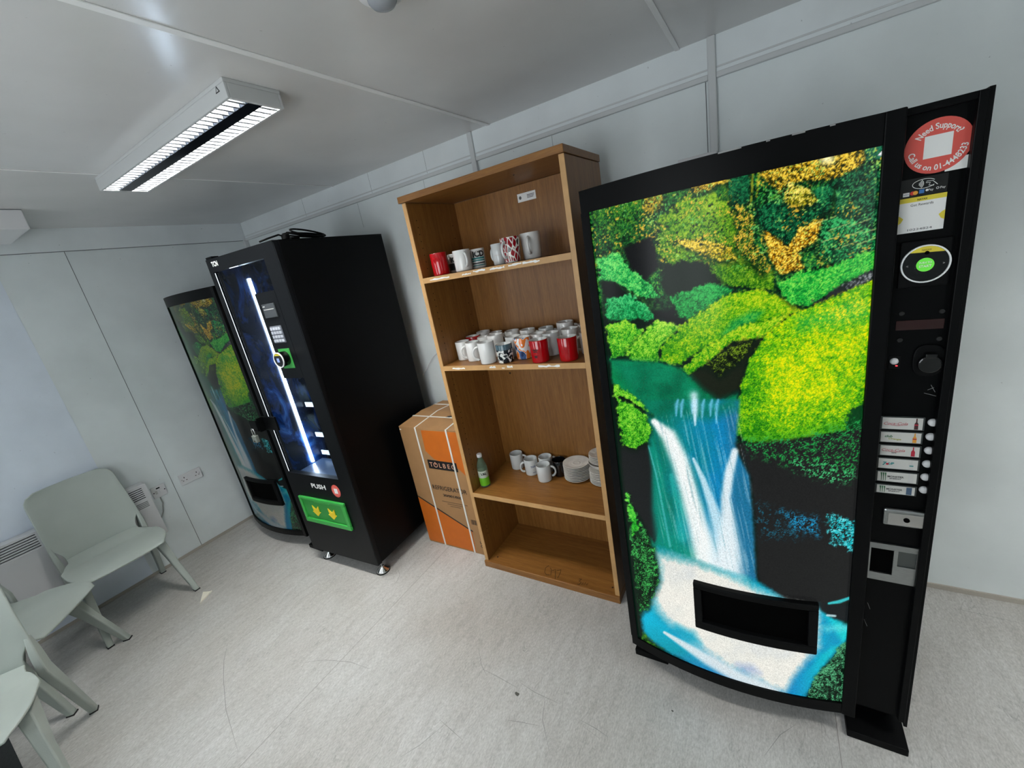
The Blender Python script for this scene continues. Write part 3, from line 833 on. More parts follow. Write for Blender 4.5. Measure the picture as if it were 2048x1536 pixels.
def drinks_machine(label, loc, gmat):
    t = thing('drinks_vending_machine', label, 'vending machine', loc)
    yc = -0.397                                           # control plane
    MB().box(-0.430, 0.434, -0.372, 0.360, 0.075, 1.868).build('cabinet', BLACK, t, bev=0.004)
    curved(-0.434, 0.300, 0.0, 0.055, 0.095, 1.880, 18).build('door', BLACKM, t, smooth=30)
    o = bpy.data.objects.new('forest_graphic', GRAPHIC); COL.objects.link(o); o.parent = t
    o.material_slots[0].link = 'OBJECT'; o.material_slots[0].material = gmat
    o['label'] = 'printed forest waterfall panel'
    curved(-0.434, 0.300, 0.010, 0.016, 1.818, 1.882, 18).build('door_top_rail', BLACK, t, smooth=30)
    curved(-0.434, 0.300, 0.010, 0.016, 0.093, 0.137, 18).build('door_bottom_rail', BLACK, t, smooth=30)
    curved(-0.436, -0.408, 0.010, 0.016, 0.137, 1.818, 2).build('door_left_stile', BLACK, t, smooth=30)
    B('door_right_stile', 0.266, 0.302, -0.440, -0.380, 0.093, 1.882, BLACK, t, bev=0.003)
    # control column
    B('control_panel', 0.303, 0.412, yc, -0.370, 0.110, 1.872, FLAT, t)
    MB().box(0.412, 0.428, -0.414, -0.365, 0.110, 1.880).box(0.303, 0.428, -0.410, -0.368, 1.866, 1.881).build('outer_flange', BLACK, t, bev=0.002)
    B('side_flange', 0.428, 0.437, -0.405, -0.360, 0.085, 1.884, BLACKM, t, bev=0.001)
    # big delivery opening
    (sx0, sz1) = panel_world(1387, 1157); (sx1, _) = panel_world(1637, 1207); (_, sz0) = panel_world(1392, 1245)
    mb = curved(sx0, sx1, 0.022, 0.030, sz1 - 0.022, sz1, 10)
    for p in ((sx0, sx1, sz0, sz0 + 0.034, 10), (sx0, sx0 + 0.026, sz0 + 0.034, sz1 - 0.022, 2), (sx1 - 0.026, sx1, sz0 + 0.034, sz1 - 0.022, 2)):
        q = curved(p[0], p[1], 0.022, 0.030, p[2], p[3], p[4]); mb.add(q.v, q.f)
    mb.build('delivery_frame', BLACKM, t, bev=0.004)
    curved(sx0 + 0.02, sx1 - 0.02, 0.004, 0.004, sz0 + 0.02, sz1 - 0.015, 10).build('delivery_flap', DARK, t, smooth=30)
    # card reader
    x0, x1, z0, z1 = quad_ctl((1800, 485), (1903.5, 471.7), (1793, 577), (1896.7, 568.4))
    B('reader_bezel', x0, x1, yc - 0.010, yc, z0, z1, BLACKM, t, bev=0.003)
    cx, cz = (x0 + x1) / 2, (z0 + z1) / 2
    r = (x1 - x0) * 0.485
    MB().ring(cx, cz, r * 0.93, r, yc - 0.016, yc - 0.010).build('reader_ring', LIT_WHITE, t, smooth=40)
    MB().disc(cx, cz, r * 0.94, r * 0.94, yc - 0.013, yc - 0.010, 40).build('reader_screen', SCR, t)
    a = [math.radians(v) for v in range(38, 143, 7)]
    MB().prism([(cx + r * .92 * math.cos(k), cz + r * .92 * math.sin(k)) for k in a], yc - 0.0136, yc - 0.013, 'xz').build('yellow_segment', YEL_STK, t)
    MB().disc(cx + 0.001, cz + r * 0.58, 0.004, 0.004, yc - 0.0142, yc - 0.013, 12).build('camera_dot', DARK, t)
    text('NAYAX', cx, cz + r * 0.74, yc - 0.0142, 0.0034, INK, t)
    MB().disc(cx, cz - 0.002, r * .36, r * .36, yc - 0.0138, yc - 0.013, 32).build('start_button', GREENLCD, t)
    text('PUSH TO', cx, cz + 0.003, yc - 0.0144, 0.0042, WHITE, t, w=r * .5, bold=0.02)
    text('START', cx, cz - 0.005, yc - 0.0144, 0.0052, WHITE, t, w=r * .5, bold=0.02)
    text('<', cx - r * .72, cz - 0.002, yc - 0.0144, 0.005, GREY_STK, t); text('>', cx + r * .72, cz - 0.002, yc - 0.0144, 0.005, GREY_STK, t)
    # bolts, display, coin entry
    for px, py in ((1803, 627), (1884, 622), (1799, 680), (1878, 677)):
        x, z = ctl(px, py)
        MB().cyl((x, yc, z), (x, yc - 0.003, z), 0.0062, 0.0050, 14).build('bolt_head', mat('dark_bolt', (52, 52, 52), 0.35, 0.7), t, smooth=40)
    x0, x1, z0, z1 = quad_ctl((1792, 640.6), (1888, 638.7), (1791, 661), (1887.5, 656.2))
    B('display_window', x0, x1, yc - 0.0015, yc, z0, z1, REDGLASS, t)
    x, z = ctl(1856, 720)
    pts = []
    for k in range(28):
        an = 2 * math.pi * k / 28
        pts.append((x + 0.029 * math.copysign(abs(math.cos(an)) ** .7, math.cos(an)), z + 0.040 * math.copysign(abs(math.sin(an)) ** .7, math.sin(an))))
    MB().prism(pts, yc - 0.006, yc, 'xz').build('coin_plate', BLACKM, t, bev=0.002)
    MB().disc(x, z - 0.006, 0.022, 0.022, yc - 0.020, yc - 0.006, 24).build('coin_boss', BLACKG, t, bev=0.003)
    B('coin_slot_chute', x - 0.011, x + 0.011, yc - 0.024, yc - 0.006, z + 0.010, z + 0.022, BLACKG, t, bev=0.003)
    x, z = ctl(1789, 722)
    B('return_plate', x - 0.012, x + 0.012, yc - 0.002, yc, z - 0.020, z + 0.014, BLACKM, t, bev=0.001)
    MB().lathe([(0.0085, 0), (0.0080, 0.003), (0.0050, 0.0055), (0.0012, 0.006)], 18).build('coin_return_button', WHITEP, t, smooth=60).matrix_local = Matrix.Translation((x - 0.001, yc - 0.002, z)) @ Matrix.Rotation(math.radians(90), 4, 'X')
    MB().disc(x + 0.004, z - 0.012, 0.0025, 0.0016, yc - 0.0035, yc - 0.002, 10).build('indicator', REDLED, t)
    # six selections
    S = lambda x, y: (1700 + x * .1693, 760 + y * .1693)
    rows = [((355, 412), (885, 432), (335, 575), (868, 585), (978, 500)), ((335, 590), (862, 600), (318, 725), (848, 745), (952, 668)), ((330, 752), (845, 760), (310, 880), (825, 905), (935, 830)),
            ((310, 905), (825, 915), (292, 1030), (805, 1062), (912, 988)), ((300, 1060), (810, 1075), (280, 1180), (795, 1218), (890, 1143)), ((290, 1215), (790, 1235), (270, 1315), (770, 1358), (870, 1294))]
    red, grn, olive = mat('red_print', (176, 30, 56), 0.5), mat('green_print', (40, 96, 60), 0.5), mat('olive_print', (150, 150, 50), 0.5)
    teal, orange, blue = mat('teal_print', (40, 130, 130), 0.5), mat('orange_print', (214, 150, 50), 0.5), mat('blue_grey_print', (60, 84, 110), 0.5)
    for i, row in enumerate(rows):
        k = S(*row[4])
        x0, x1, z0, z1 = quad_ctl(*[S(*q) for q in row[:4]])
        fr = B('label_frame', x0, x1, yc - 0.007, yc, z0 + 0.0002, z1 - 0.0002, CLEAR, t, bev=0.001)
        cx0, cx1, cz0, cz1 = x0 + 0.005, x1 - 0.004, z0 + 0.003, z1 - 0.003
        B('flavour_card', cx0, cx1, yc - 0.0078, yc - 0.007, cz0, cz1, CARD, fr)
        y, xm, zm, hh = yc - 0.0082, (cx0 + cx1) / 2, (cz0 + cz1) / 2, cz1 - cz0
        W = cx1 - cx0
        bx = cx1 - 0.012
        if i in (0, 2):
            dz = 0 if i == 0 else 0.0025
            text('Coca-Cola', cx0 + W * .34, zm + dz, y, 0.0075, red, fr, w=W * .60, shear=0.35)
            MB().prism([(cx0 + W * .06, zm + dz - .0045), (cx0 + W * .40, zm + dz - .0052), (cx0 + W * .62, zm + dz - .0038), (cx0 + W * .40, zm + dz - .0064)], y, y + .0003, 'xz').build('swash', red, fr)
            if i == 2: text('zero', cx0 + W * .36, zm - 0.0052, y, 0.0038, INK, fr, bold=0.02)
        elif i == 1:
            text('club', cx0 + W * .20, zm + 0.003, y, 0.0065, grn, fr, shear=.2, bold=0.03)
            text('Orange', cx0 + W * .36, zm - 0.0045, y, 0.0042, olive, fr, w=W * .32, shear=.3, bold=0.03, rot=-0.06)
        elif i == 3:
            text('7', cx0 + W * .16, zm, y, 0.0095, teal, fr, shear=.2, bold=0.05); text('UP', cx0 + W * .33, zm + 0.001, y, 0.0065, teal, fr, shear=.2, bold=0.05)
            MB().disc(cx0 + W * .23, zm - 0.001, 0.003, 0.003, y - .0002, y + .0003, 14).build('red_dot', red, fr)
        else:
            for j in range(3):
                xx = cx0 + W * (.07 + .055 * j)
                MB().prism([(xx, cz1 - .002), (xx + W * .045, cz1 - .0022), (xx + W * .040, cz0 + .003), (xx + W * .026, cz0 + .0012), (xx + W * .022, zm)], y, y + .0003, 'xz').build('claw_mark', grn, fr)
            text('MONSTER', cx0 + W * .47, zm + 0.0015, y, 0.0050, INK, fr, w=W * .42, bold=0.02)
            text('ENERGY', cx0 + W * .47, zm - 0.0045, y, 0.0030, INK, fr, w=W * .30, bold=0.03)
        bc = [mat('cola_print', (60, 20, 24), 0.5), orange, red, GREY_STK, GREY_STK, blue][i]
        if i < 4:
            MB().prism([(bx - .0038, cz0 + .001), (bx + .0038, cz0 + .001), (bx + .0036, zm + .001), (bx + .0012, zm + .0055), (bx + .0012, cz1 - .0005), (bx - .0012, cz1 - .0005), (bx - .0012, zm + .0055), (bx - .0036, zm + .001)], y, y + .0003, 'xz').build('bottle_picture', bc, fr)
            B('bottle_band', bx - .0038, bx + .0038, y - .0002, y, zm - .004, zm - .001, red if i < 3 else teal, fr)
        else:
            B('can_picture', bx - .0050, bx + .0060, y, y + .0003, cz0 + .001, cz1 - .001, bc, fr)
        x, z = ctl(*k)
        MB().lathe([(0.0100, 0), (0.0098, 0.004), (0.0070, 0.0070), (0.0015, 0.0080)], 20).build('selection_button', WHITEP, t, smooth=60).matrix_local = Matrix.Translation((x, yc, z)) @ Matrix.Rotation(math.radians(90), 4, 'X')
    # lock and coin tray
    x0, x1, z0, z1 = quad_ctl((1765, 1013.5), (1861.7, 1022.3), (1764, 1045), (1856.8, 1055))
    MB().box(x0, x1, yc - 0.012, yc, z0, z1).build('lock_handle', STEEL, t, bev=0.005)
    B('lock_insert', x0 + 0.010, x1 - 0.010, yc - 0.0135, yc - 0.012, z0 + 0.006, z1 - 0.010, CHROME, t, bev=0.0005)
    MB().disc((x0 + x1) / 2, (z0 + z1) / 2 - 0.002, 0.0065, 0.0065, yc - 0.0155, yc - 0.0125, 18).build('lock_barrel', DARK, t)
    x0, x1, z0, z1 = quad_ctl((1736, 1082.6), (1843.8, 1094.6), (1731, 1152.6), (1833.7, 1171))
    w = x1 - x0; hh = z1 - z0
    mb = MB()
    a0, a1, c0, c1 = x0 + w * .06, x0 + w * .50, x0 + w * .58, x1 - w * .08
    zb, zt, zc = z0 + hh * .20, z1 - hh * .14, z0 + hh * .46
    for b4 in ((x0, a0, z0, z1), (a1, c0, z0, z1), (c1, x1, z0, z1), (a0, a1, zt, z1), (a0, a1, z0, zb), (c0, c1, zt, z1), (c0, c1, z0, zc)):
        mb.box(b4[0], b4[1], yc - 0.006, yc - 0.0002, b4[2], b4[3])
    mb.build('coin_tray_plate', STEEL, t)
    B('coin_cup', a0, a1, yc - 0.001, yc - 0.0004, zb, zt, DARK, t)
    B('coin_window', c0, c1, yc - 0.002, yc - 0.0004, zc, zt, mat('smoked_flap', (70, 74, 72), 0.25), t)
    # feet
    B('foot_plate', 0.285, 0.440, -0.440, -0.10, 0.0, 0.028, BLACKM, t, bev=0.003)
    B('foot_plate', -0.436, -0.30, -0.405, -0.10, 0.0, 0.030, BLACKM, t, bev=0.003)
    B('plinth', -0.40, 0.40, -0.34, 0.33, 0.028, 0.080, DARK, t)
    return t

def support_sticker(t, x, z, y, r, name='support_sticker'):
    s = MB().disc(x, z, r, r, y - 0.0006, y, 44).build(name, RED_STK, t, label='round red support sticker with white lettering')
    text('Need Support?', x, z, y - 0.0010, r * .21, WHITE, s, bend=r * .72, bold=0.02, w=r * 1.5)
    text('Call us on 01-4448233', x, z, y - 0.0010, r * .20, WHITE, s, bend=-r * .78, bold=0.02, w=r * 2.25)
    q = r * .41
    MB().box(x - q, x + q, y - 0.0010, y - 0.0004, z - q, z + q).build('blank_square', WHITE, s)
    return s

GRAPHIC = graphic_mesh()
GRAPHIC.materials.append(GLIT)
m1 = drinks_machine('backlit drinks vending machine with bright forest waterfall front, right of the bookcase', (MX, MY, 0), GLIT)
# stickers that only the lit machine has
x, z = ctl(1876, 291)
support_sticker(m1, x, z, -0.397, abs(ctl(1876, 237)[1] - ctl(1876, 346)[1]) / 2)
B('torn_paper', x + 0.015, x + 0.052, -0.3972, -0.397, z - 0.055, z - 0.030, WHITE, m1)
x0, x1, z0, z1 = quad_ctl((1804.4, 361), (1897, 345.5), (1798.6, 399), (1894, 382.6))
k = B('contactless_sticker', x0, x1, -0.3976, -0.397, z0, z1, mat('black_sticker', (12, 12, 13), 0.3), m1)
cx, cz, y = (x0 + x1) / 2, z0 + (z1 - z0) * .64, -0.3980
mb = MB()
mb.tube([(cx + 0.019 * math.cos(a), y, cz + 0.0095 * math.sin(a)) for a in [math.radians(v) for v in range(30, 345, 15)]], 0.0006, 6)
for j in range(4):
    rr = 0.0025 + j * 0.0022
    mb.tube([(cx - 0.010 + rr * math.cos(a), y, cz + rr * 1.1 * math.sin(a)) for a in [math.radians(v) for v in range(-50, 51, 20)]], 0.0006, 6)
mb.tube([(cx + 0.022, y, cz - 0.006), (cx + 0.014, y, cz + 0.003), (cx + 0.004, y, cz + 0.004), (cx + 0.003, y, cz + 0.001), (cx + 0.010, y, cz), (cx + 0.008, y, cz - 0.005), (cx + 0.016, y, cz - 0.007)], 0.0006, 6)
mb.build('contactless_symbol', WHITE, k)
zz = z0 + 0.007
w = x1 - x0
B('card_logo', x0 + w * .06, x0 + w * .20, y, y + .0003, zz - .004, zz + .004, WHITE, k)
text('VISA', x0 + w * .13, zz, y - .0002, 0.0030, mat('navy_print', (20, 40, 110), 0.5), k, w=w * .11, shear=.2)
MB().disc(x0 + w * .27, zz + .001, .0042, .0042, y, y + .0003, 18).build('card_logo', mat('card_red', (210, 50, 40), .5), k)
MB().disc(x0 + w * .33, zz + .001, .0042, .0042, y - .0002, y + .0001, 18).build('card_logo', mat('card_orange', (232, 160, 50), .5), k)
B('card_logo', x0 + w * .41, x0 + w * .52, y, y + .0003, zz - .002, zz + .006, mat('card_blue', (50, 110, 180), .5), k)
text('Pay', x0 + w * .66, zz + .003, y, 0.0045, WHITE, k); text('Pay', x0 + w * .91, zz + .004, y, 0.0045, WHITE, k)
MB().disc(x0 + w * .575, zz + .003, .0022, .0025, y, y + .0003, 12).build('card_logo', WHITE, k)
MB().ring(x0 + w * .80, zz + .004, .0016, .0024, y, y + .0003, 16).build('card_logo', WHITE, k)
x0, x1, z0, z1 = quad_ctl((1798, 400), (1893.9, 383.6), (1792.3, 470), (1886.5, 456.2))
k = MB().box(x0, x1, -0.3978, -0.3970, z0, z1).build('rewards_sticker', WHITE, m1, bev=0.0003, label='white and yellow rewards sticker')
y = -0.3982
B('yellow_band', x0, x1, y, y + .0003, z1 - 0.010, z1, YEL_STK, k)
xm = (x0 + x1) / 2
text('NAYAX', xm, z1 - 0.006, y - .0002, 0.0034, INK, k, bold=.03)
text('Get Rewards', xm, z1 - 0.0165, y, 0.0052, INK, k, w=(x1 - x0) * .48)
text('10224824', xm, z0 + 0.0065, y, 0.0045, INK, k, w=(x1 - x0) * .52)
for s in (x0, x1):
    q = 1 if s == x0 else -1
    MB().prism([(s, z0 + .020), (s + q * .006, z0 + .024), (s + q * .010, z0 + .032), (s + q * .004, z0 + .038), (s, z0 + .040)], y, y + .0003, 'xz').build('yellow_blob', YEL_STK, k)
# scratches and paint chips on the lit machine
SCRATCH = mat('scratched_metal', (150, 150, 150), 0.5)
for (a, c) in (((1855, 780), (1868, 775)), ((1848, 786), (1872, 792)), ((1862, 770), (1870, 784)), ((1728, 1238), (1734, 1252)), ((1735, 1205), (1740, 1218))):
    p, q = ctl(*a), ctl(*c)
    MB().tube([(p[0], -0.3972, p[1]), (q[0], -0.3972, q[1])], 0.0005, 5).build('scratch', SCRATCH, m1)
for x0, x1 in ((-0.05, 0.0), (0.05, 0.058), (0.10, 0.125), (0.17, 0.18)):
    curved(x0, x1, 0.0106, 0.004, 1.8790, 1.8826, 3).build('paint_chip', SCRATCH, m1)

m2 = drinks_machine('unlit drinks vending machine with dim forest front in the far corner', (0.682, MY, 0), GOFF)
x, z = 0.360, 1.735
support_sticker(m2, x, z, -0.397, 0.050)
for x in (0.325, 0.395):
    MB().cyl((x, -0.397, 1.83), (x, -0.399, 1.83), 0.005, n=10).build('bolt_head', CHROME, m2)

# ================================================================== SNACK MACHINE (black, glass front)
t = thing('snack_vending_machine', 'tall black glass-front snack vending machine with green push flap', 'vending machine', (1.775, -0.875, 0), math.radians(2.5))
DOORB = mat('charcoal_door_steel', (11, 13, 16), 0.40, spec=0.16)
# hollow cabinet behind the door
SX0, SX1, SD, SZ0, SZ1 = -0.622, 0.0, 0.735, 0.095, 2.005
B('side_panel', SX1 - 0.016, SX1, 0.035, SD, SZ0, SZ1, BLACK, t, bev=0.002)
B('side_panel', SX0, SX0 + 0.014, 0.035, SD, SZ0, SZ1, BLACK, t, bev=0.002)
B('back_panel', SX0 + 0.014, SX1 - 0.016, SD - 0.012, SD, SZ0, SZ1, BLACK, t)
B('roof', SX0, SX1, 0.035, SD, SZ1, SZ1 + 0.006, BLACK, t)
B('floor_pan', SX0 + 0.014, SX1 - 0.016, 0.035, SD - 0.012, SZ0, SZ0 + 0.02, BLACK, t)
B('equipment_box', -0.110, SX1 - 0.016, 0.045, SD - 0.012, SZ0 + 0.02, SZ1 - 0.01, DARK, t)
# galaxy-print lining of the left inner wall
M, nt, b, tc = node_mat('blue_nebula_lining')
n = noise_node(nt, tc.outputs['Object'], 5.0, 7, (1, 1.6, 0.8), 0.66, 1.2)
r = ramp(nt, [(0.34, (8, 12, 22)), (0.48, (13, 25, 48)), (0.58, (20, 50, 104)), (0.68, (54, 104, 164)), (0.78, (170, 205, 235))])
nt.links.new(n.outputs['Fac'], r.inputs[0])
nt.links.new(r.outputs[0], b.inputs['Base Color'])
b.inputs['Roughness'].default_value = 0.25
B('galaxy_lining', SX0 + 0.014, SX0 + 0.0165, 0.040, SD - 0.012, 0.62, SZ1 - 0.02, M, t)
B('back_lining', SX0 + 0.017, -0.111, SD - 0.016, SD - 0.012, 0.62, SZ1 - 0.02, M, t)
LED = mat('white_led_strip', (255, 255, 255), 0.4, emit=(222, 240, 255), es=30.0)
EDGELED = mat('edge_light', (255, 255, 255), 0.4, emit=(225, 240, 255), es=1.6)
B('led_strip', SX0 + 0.017, SX0 + 0.027, 0.181, 0.195, 0.655, 1.885, LED, t)
# door: stiles, rails, control panel, lower panel, glass
mb = MB()
mb.box(SX0, -0.584, 0.0, 0.034, 0.091, 2.010)
mb.box(-0.106, SX1, 0.0, 0.034, 0.091, 2.010)
mb.box(-0.584, -0.106, 0.0, 0.034, 1.941, 2.010)
mb.box(-0.584, -0.106, 0.0, 0.034, 0.091, 0.684)
mb.build('door_frame', DOORB, t)
B('control_panel', -0.282, -0.106, -0.001, 0.034, 1.314, 1.785, DOORB, t)
B('door_edge', SX1, SX1 + 0.006, 0.001, 0.020, 0.10, 2.0, DOORB, t, bev=0.001)
M, nt, b, tc = node_mat('door_glass')
tr = nt.nodes.new('ShaderNodeBsdfTransparent'); gl = nt.nodes.new('ShaderNodeBsdfGlossy'); gl.inputs['Roughness'].default_value = 0.02
tr.inputs[0].default_value = (0.80, 0.86, 0.94, 1)
ms = nt.nodes.new('ShaderNodeMixShader')
ms.inputs[0].default_value = 0.045; nt.links.new(tr.outputs[0], ms.inputs[1]); nt.links.new(gl.outputs[0], ms.inputs[2])
nt.links.new(ms.outputs[0], nt.nodes['Material Output'].inputs['Surface'])
GLASS = M
mb = MB()
mb.add([(-0.584, 0.012, 0.684), (-0.106, 0.012, 0.684), (-0.106, 0.012, 1.314), (-0.282, 0.012, 1.314), (-0.282, 0.012, 1.785), (-0.106, 0.012, 1.785), (-0.106, 0.012, 1.941), (-0.584, 0.012, 1.941)], [(0, 1, 2, 3, 4, 5, 6, 7)])
mb.build('glass_pane', GLASS, t)
B('edge_light', -0.5838, -0.5824, 0.004, 0.006, 0.69, 1.935, EDGELED, t)
B('edge_light', -0.430, -0.350, 0.003, 0.008, 1.9385, 1.9408, EDGELED, t)
text('TCN', -0.545, 1.981, -0.0006, 0.024, WHITE, t, w=0.062, bold=0.04, shear=0.0)
# control panel fittings
B('note_reader', -0.246, -0.140, -0.008, -0.001, 1.652, 1.725, mat('reader_grey', (58, 62, 66), 0.4), t, bev=0.002)
B('note_slot', -0.236, -0.150, -0.0095, -0.008, 1.694, 1.698, GREY_STK, t)
B('note_light', -0.238, -0.222, -0.0095, -0.008, 1.710, 1.714, GREY_STK, t)
kp = B('keypad', -0.244, -0.146, -0.006, -0.001, 1.515, 1.607, mat('keypad_grey', (92, 96, 106), 0.4), t, bev=0.001)
KEY = mat('key_silver', (176, 180, 190), 0.35)
keys = MB().box(-0.0085, 0.0085, -0.004, 0, -0.0075, 0.0075).mesh('key', KEY)
for i in range(4):
    for j in range(4):
        o = bpy.data.objects.new('key', keys); COL.objects.link(o); o.parent = kp
        o.location = (-0.230 + i * 0.0235, -0.006, 1.593 - j * 0.0215)
B('green_plate', -0.243, -0.146, -0.004, -0.001, 1.372, 1.482, mat('green_plastic', (56, 150, 66), 0.4), t, bev=0.001)
cx, cz, r = -0.197, 1.430, 0.040
MB().cyl((cx, -0.004, cz), (cx, -0.044, cz), r, r * 1.02, 36).build('card_reader_body', BLACKG, t, smooth=40)
MB().ring(cx, cz, r * .93, r * 1.05, -0.048, -0.043).build('card_reader_ring', LIT_WHITE, t, smooth=40)
MB().disc(cx, cz, r * .95, r * .95, -0.0455, -0.044, 36).build('card_reader_screen', SCR, t)
an = [math.radians(v) for v in range(40, 141, 10)]
MB().prism([(cx + r * .92 * math.cos(k), cz + r * .92 * math.sin(k)) for k in an], -0.0462, -0.0455, 'xz').build('yellow_segment', YEL_STK, t)
B('screen_icon', cx - 0.016, cx + 0.004, -0.0462, -0.0455, cz - 0.012, cz + 0.010, mat('icon_glow', (120, 140, 190), 0.4, emit=(120, 140, 200), es=0.5), t)
# lower panel
text('PUSH', -0.322, 0.612, -0.0006, 0.030, WHITE, t, w=0.135, bold=0.03)
s = MB().disc(-0.163, 0.600, 0.037, 0.042, -0.0010, 0.0, 40).build('support_sticker', RED_STK, t, label='round red sticker')
MB().ring(-0.163, 0.600, 0.026, 0.029, -0.0013, -0.0006).build('sticker_ring', mat('pale_red_sticker', (232, 150, 140), .5), s)
B('blank_square', -0.178, -0.148, -0.0015, -0.0006, 0.583, 0.617, WHITE, s)
GREEN = mat('green_flap_plastic', (58, 168, 72), 0.35)
fx0, fx1, fz0, fz1 = -0.552, -0.118, 0.334, 0.524
fl = MB()
fl.box(fx0, fx1, -0.016, 0.0, fz0, fz0 + 0.030)
fl.box(fx0, fx1, -0.016, 0.0, fz1 - 0.018, fz1)
fl.box(fx0, fx0 + 0.022, -0.016, 0.0, fz0 + 0.030, fz1 - 0.018)
fl.box(fx1 - 0.028, fx1, -0.016, 0.0, fz0 + 0.030, fz1 - 0.018)
fl.prism([(-0.42, fz1 - 0.018), (-0.25, fz1 - 0.018), (-0.27, fz1 - 0.030), (-0.40, fz1 - 0.030)], -0.013, 0.0, 'xz')
fo = fl.build('push_flap_frame', GREEN, t, bev=0.004)
B('push_flap', fx0 + 0.022, fx1 - 0.028, -0.006, 0.0, fz0 + 0.034, fz1 - 0.018, mat('green_flap_inner', (46, 148, 62), 0.4), t)
YELP = mat('yellow_arrow_plastic', (236, 206, 40), 0.35)
for cx in (-0.415, -0.262):
    cz = 0.432
    MB().prism([(cx, cz - 0.044), (cx + 0.040, cz - 0.010), (cx + 0.026, cz - 0.010), (cx + 0.030, cz + 0.034), (cx, cz + 0.008), (cx - 0.030, cz + 0.034), (cx - 0.026, cz - 0.010), (cx - 0.040, cz - 0.010)], -0.012, -0.006, 'xz').build('down_arrow', YELP, t, bev=0.002)
# feet
for x in (-0.045, -0.560):
    for y in (0.055, 0.66):
        f = MB().lathe([(0.040, 0.0), (0.042, 0.006), (0.038, 0.014), (0.014, 0.030), (0.012, 0.040)], 24, (x, y, 0)).build('levelling_foot', CHROME, t, smooth=50)
        MB().cyl((x, y, 0.036), (x, y, 0.098), 0.007, n=10).build('threaded_stem', STEEL, f, smooth=50)
        MB().lathe([(0.0435, 0.0), (0.0435, 0.006), (0.040, 0.007)], 24, (x, y, 0)).build('rubber_ring', BLACKM, f, smooth=50)
# trays with spirals
RAIL = mat('white_price_rail', (225, 236, 240), 0.35)
TRAY = mat('tray_steel_dark', (40, 44, 52), 0.4, 0.4)
COIL = mat('spiral_wire', (52, 56, 64), 0.3, 0.8)
trays = []
for z in (0.70, 0.835, 1.055, 1.275, 1.50, 1.72):
    tr_ = B('tray', SX0 + 0.030, -0.113, 0.270, SD - 0.03, z - 0.026, z - 0.020, TRAY, t)
    B('price_rail', SX0 + 0.030, -0.113, 0.262, 0.268, z - 0.026, z + 0.006, RAIL, tr_)
    for i in range(4):
        cx = SX0 + 0.085 + i * 0.118
        pts = [(cx + 0.034 * math.cos(a * .5), 0.285 + a * 0.0042, z + 0.020 + 0.034 * math.sin(a * .5)) for a in range(0, 90)]
        MB().tube(pts, 0.0016, 5).build('spiral', COIL, tr_, smooth=60)
    trays.append(z)
B('chute_floor', SX0 + 0.02, -0.113, 0.045, 0.26, 0.640, 0.646, mat('chute_blue_grey', (60, 76, 100), 0.3), t)
# security hasp over the door's left edge
mb = MB()
mb.box(-0.640, -0.500, -0.012, -0.0005, 0.985, 1.075)
mb.box(-0.640, -0.626, -0.050, -0.012, 0.985, 1.075)
mb.box(-0.700, -0.626, -0.060, -0.050, 0.995, 1.065)
mb.build('security_hasp', BLACK, t, bev=0.003)

# snack packets on the trays
PK = mat('pale_teal_packet', (198, 226, 222), 0.35, noise=0.25, nscale=40)
Rz = Matrix.Rotation(math.radians(2.5), 3, 'Z')
for i, (sx, z, nm) in enumerate(((-0.537, 1.055, 'pale crisp packet on the upper lit tray of the snack machine'), (-0.537, 0.835, 'pale crisp packet on the lower lit tray of the snack machine'))):
    p = Rz @ Vector((sx, 0.325, 0))
    q = thing('crisp_packet', nm, 'snack', (1.775 + p.x, -0.875 + p.y, z - 0.0198), math.radians(2.5), 'crisp packets in the snack machine')
    mb = MB()
    v, f = [], []
    for a in range(9):
        for c in range(7):
            u, w = a / 8 * 2 - 1, c / 6 * 2 - 1
            v.append((u * 0.044, -0.016 * (1 - u ** 4) * (1 - w ** 4), 0.063 + w * 0.062))
    nv = len(v)
    v += [(x, -y, zq) for x, y, zq in v]
    for a in range(8):
        for c in range(6):
            k = a * 7 + c
            f += [(k, k + 7, k + 8, k + 1), (nv + k, nv + k + 1, nv + k + 8, nv + k + 7)]
    mb.add(v, f).build('bag', PK, q, smooth=60)
    for j, (dx, dz) in enumerate(((-0.015, 0.045), (-0.005, 0.068), (-0.022, 0.085))):
        MB().ring(dx, dz, 0.006, 0.009, -0.0185, -0.0165, 16).build('printed_ring', mat('packet_ring', (90, 170, 170), .4), q)

# padlock hanging from the hasp
p = Rz @ Vector((-0.680, -0.064, 0))
q = thing('padlock', 'small brass-grey padlock hanging beside the snack machine door', 'padlock', (1.775 + p.x, -0.875 + p.y, 0.925))
MB().box(-0.022, 0.022, -0.011, 0.011, 0.0, 0.045).build('lock_body', mat('padlock_metal', (190, 196, 186), 0.3, 0.8), q, bev=0.003)
MB().tube([(-0.014, 0, 0.044)] + [(-0.014 * math.cos(a), 0, 0.075 + 0.014 * math.sin(a)) for a in [math.radians(v) for v in range(0, 181, 20)]] + [(0.014, 0, 0.044)], 0.0040, 10).build('shackle', CHROME, q, smooth=60)
MB().cyl((0.0, -0.011, 0.010), (0.0, -0.0125, 0.010), 0.005, n=12).build('keyhole', DARK, q)

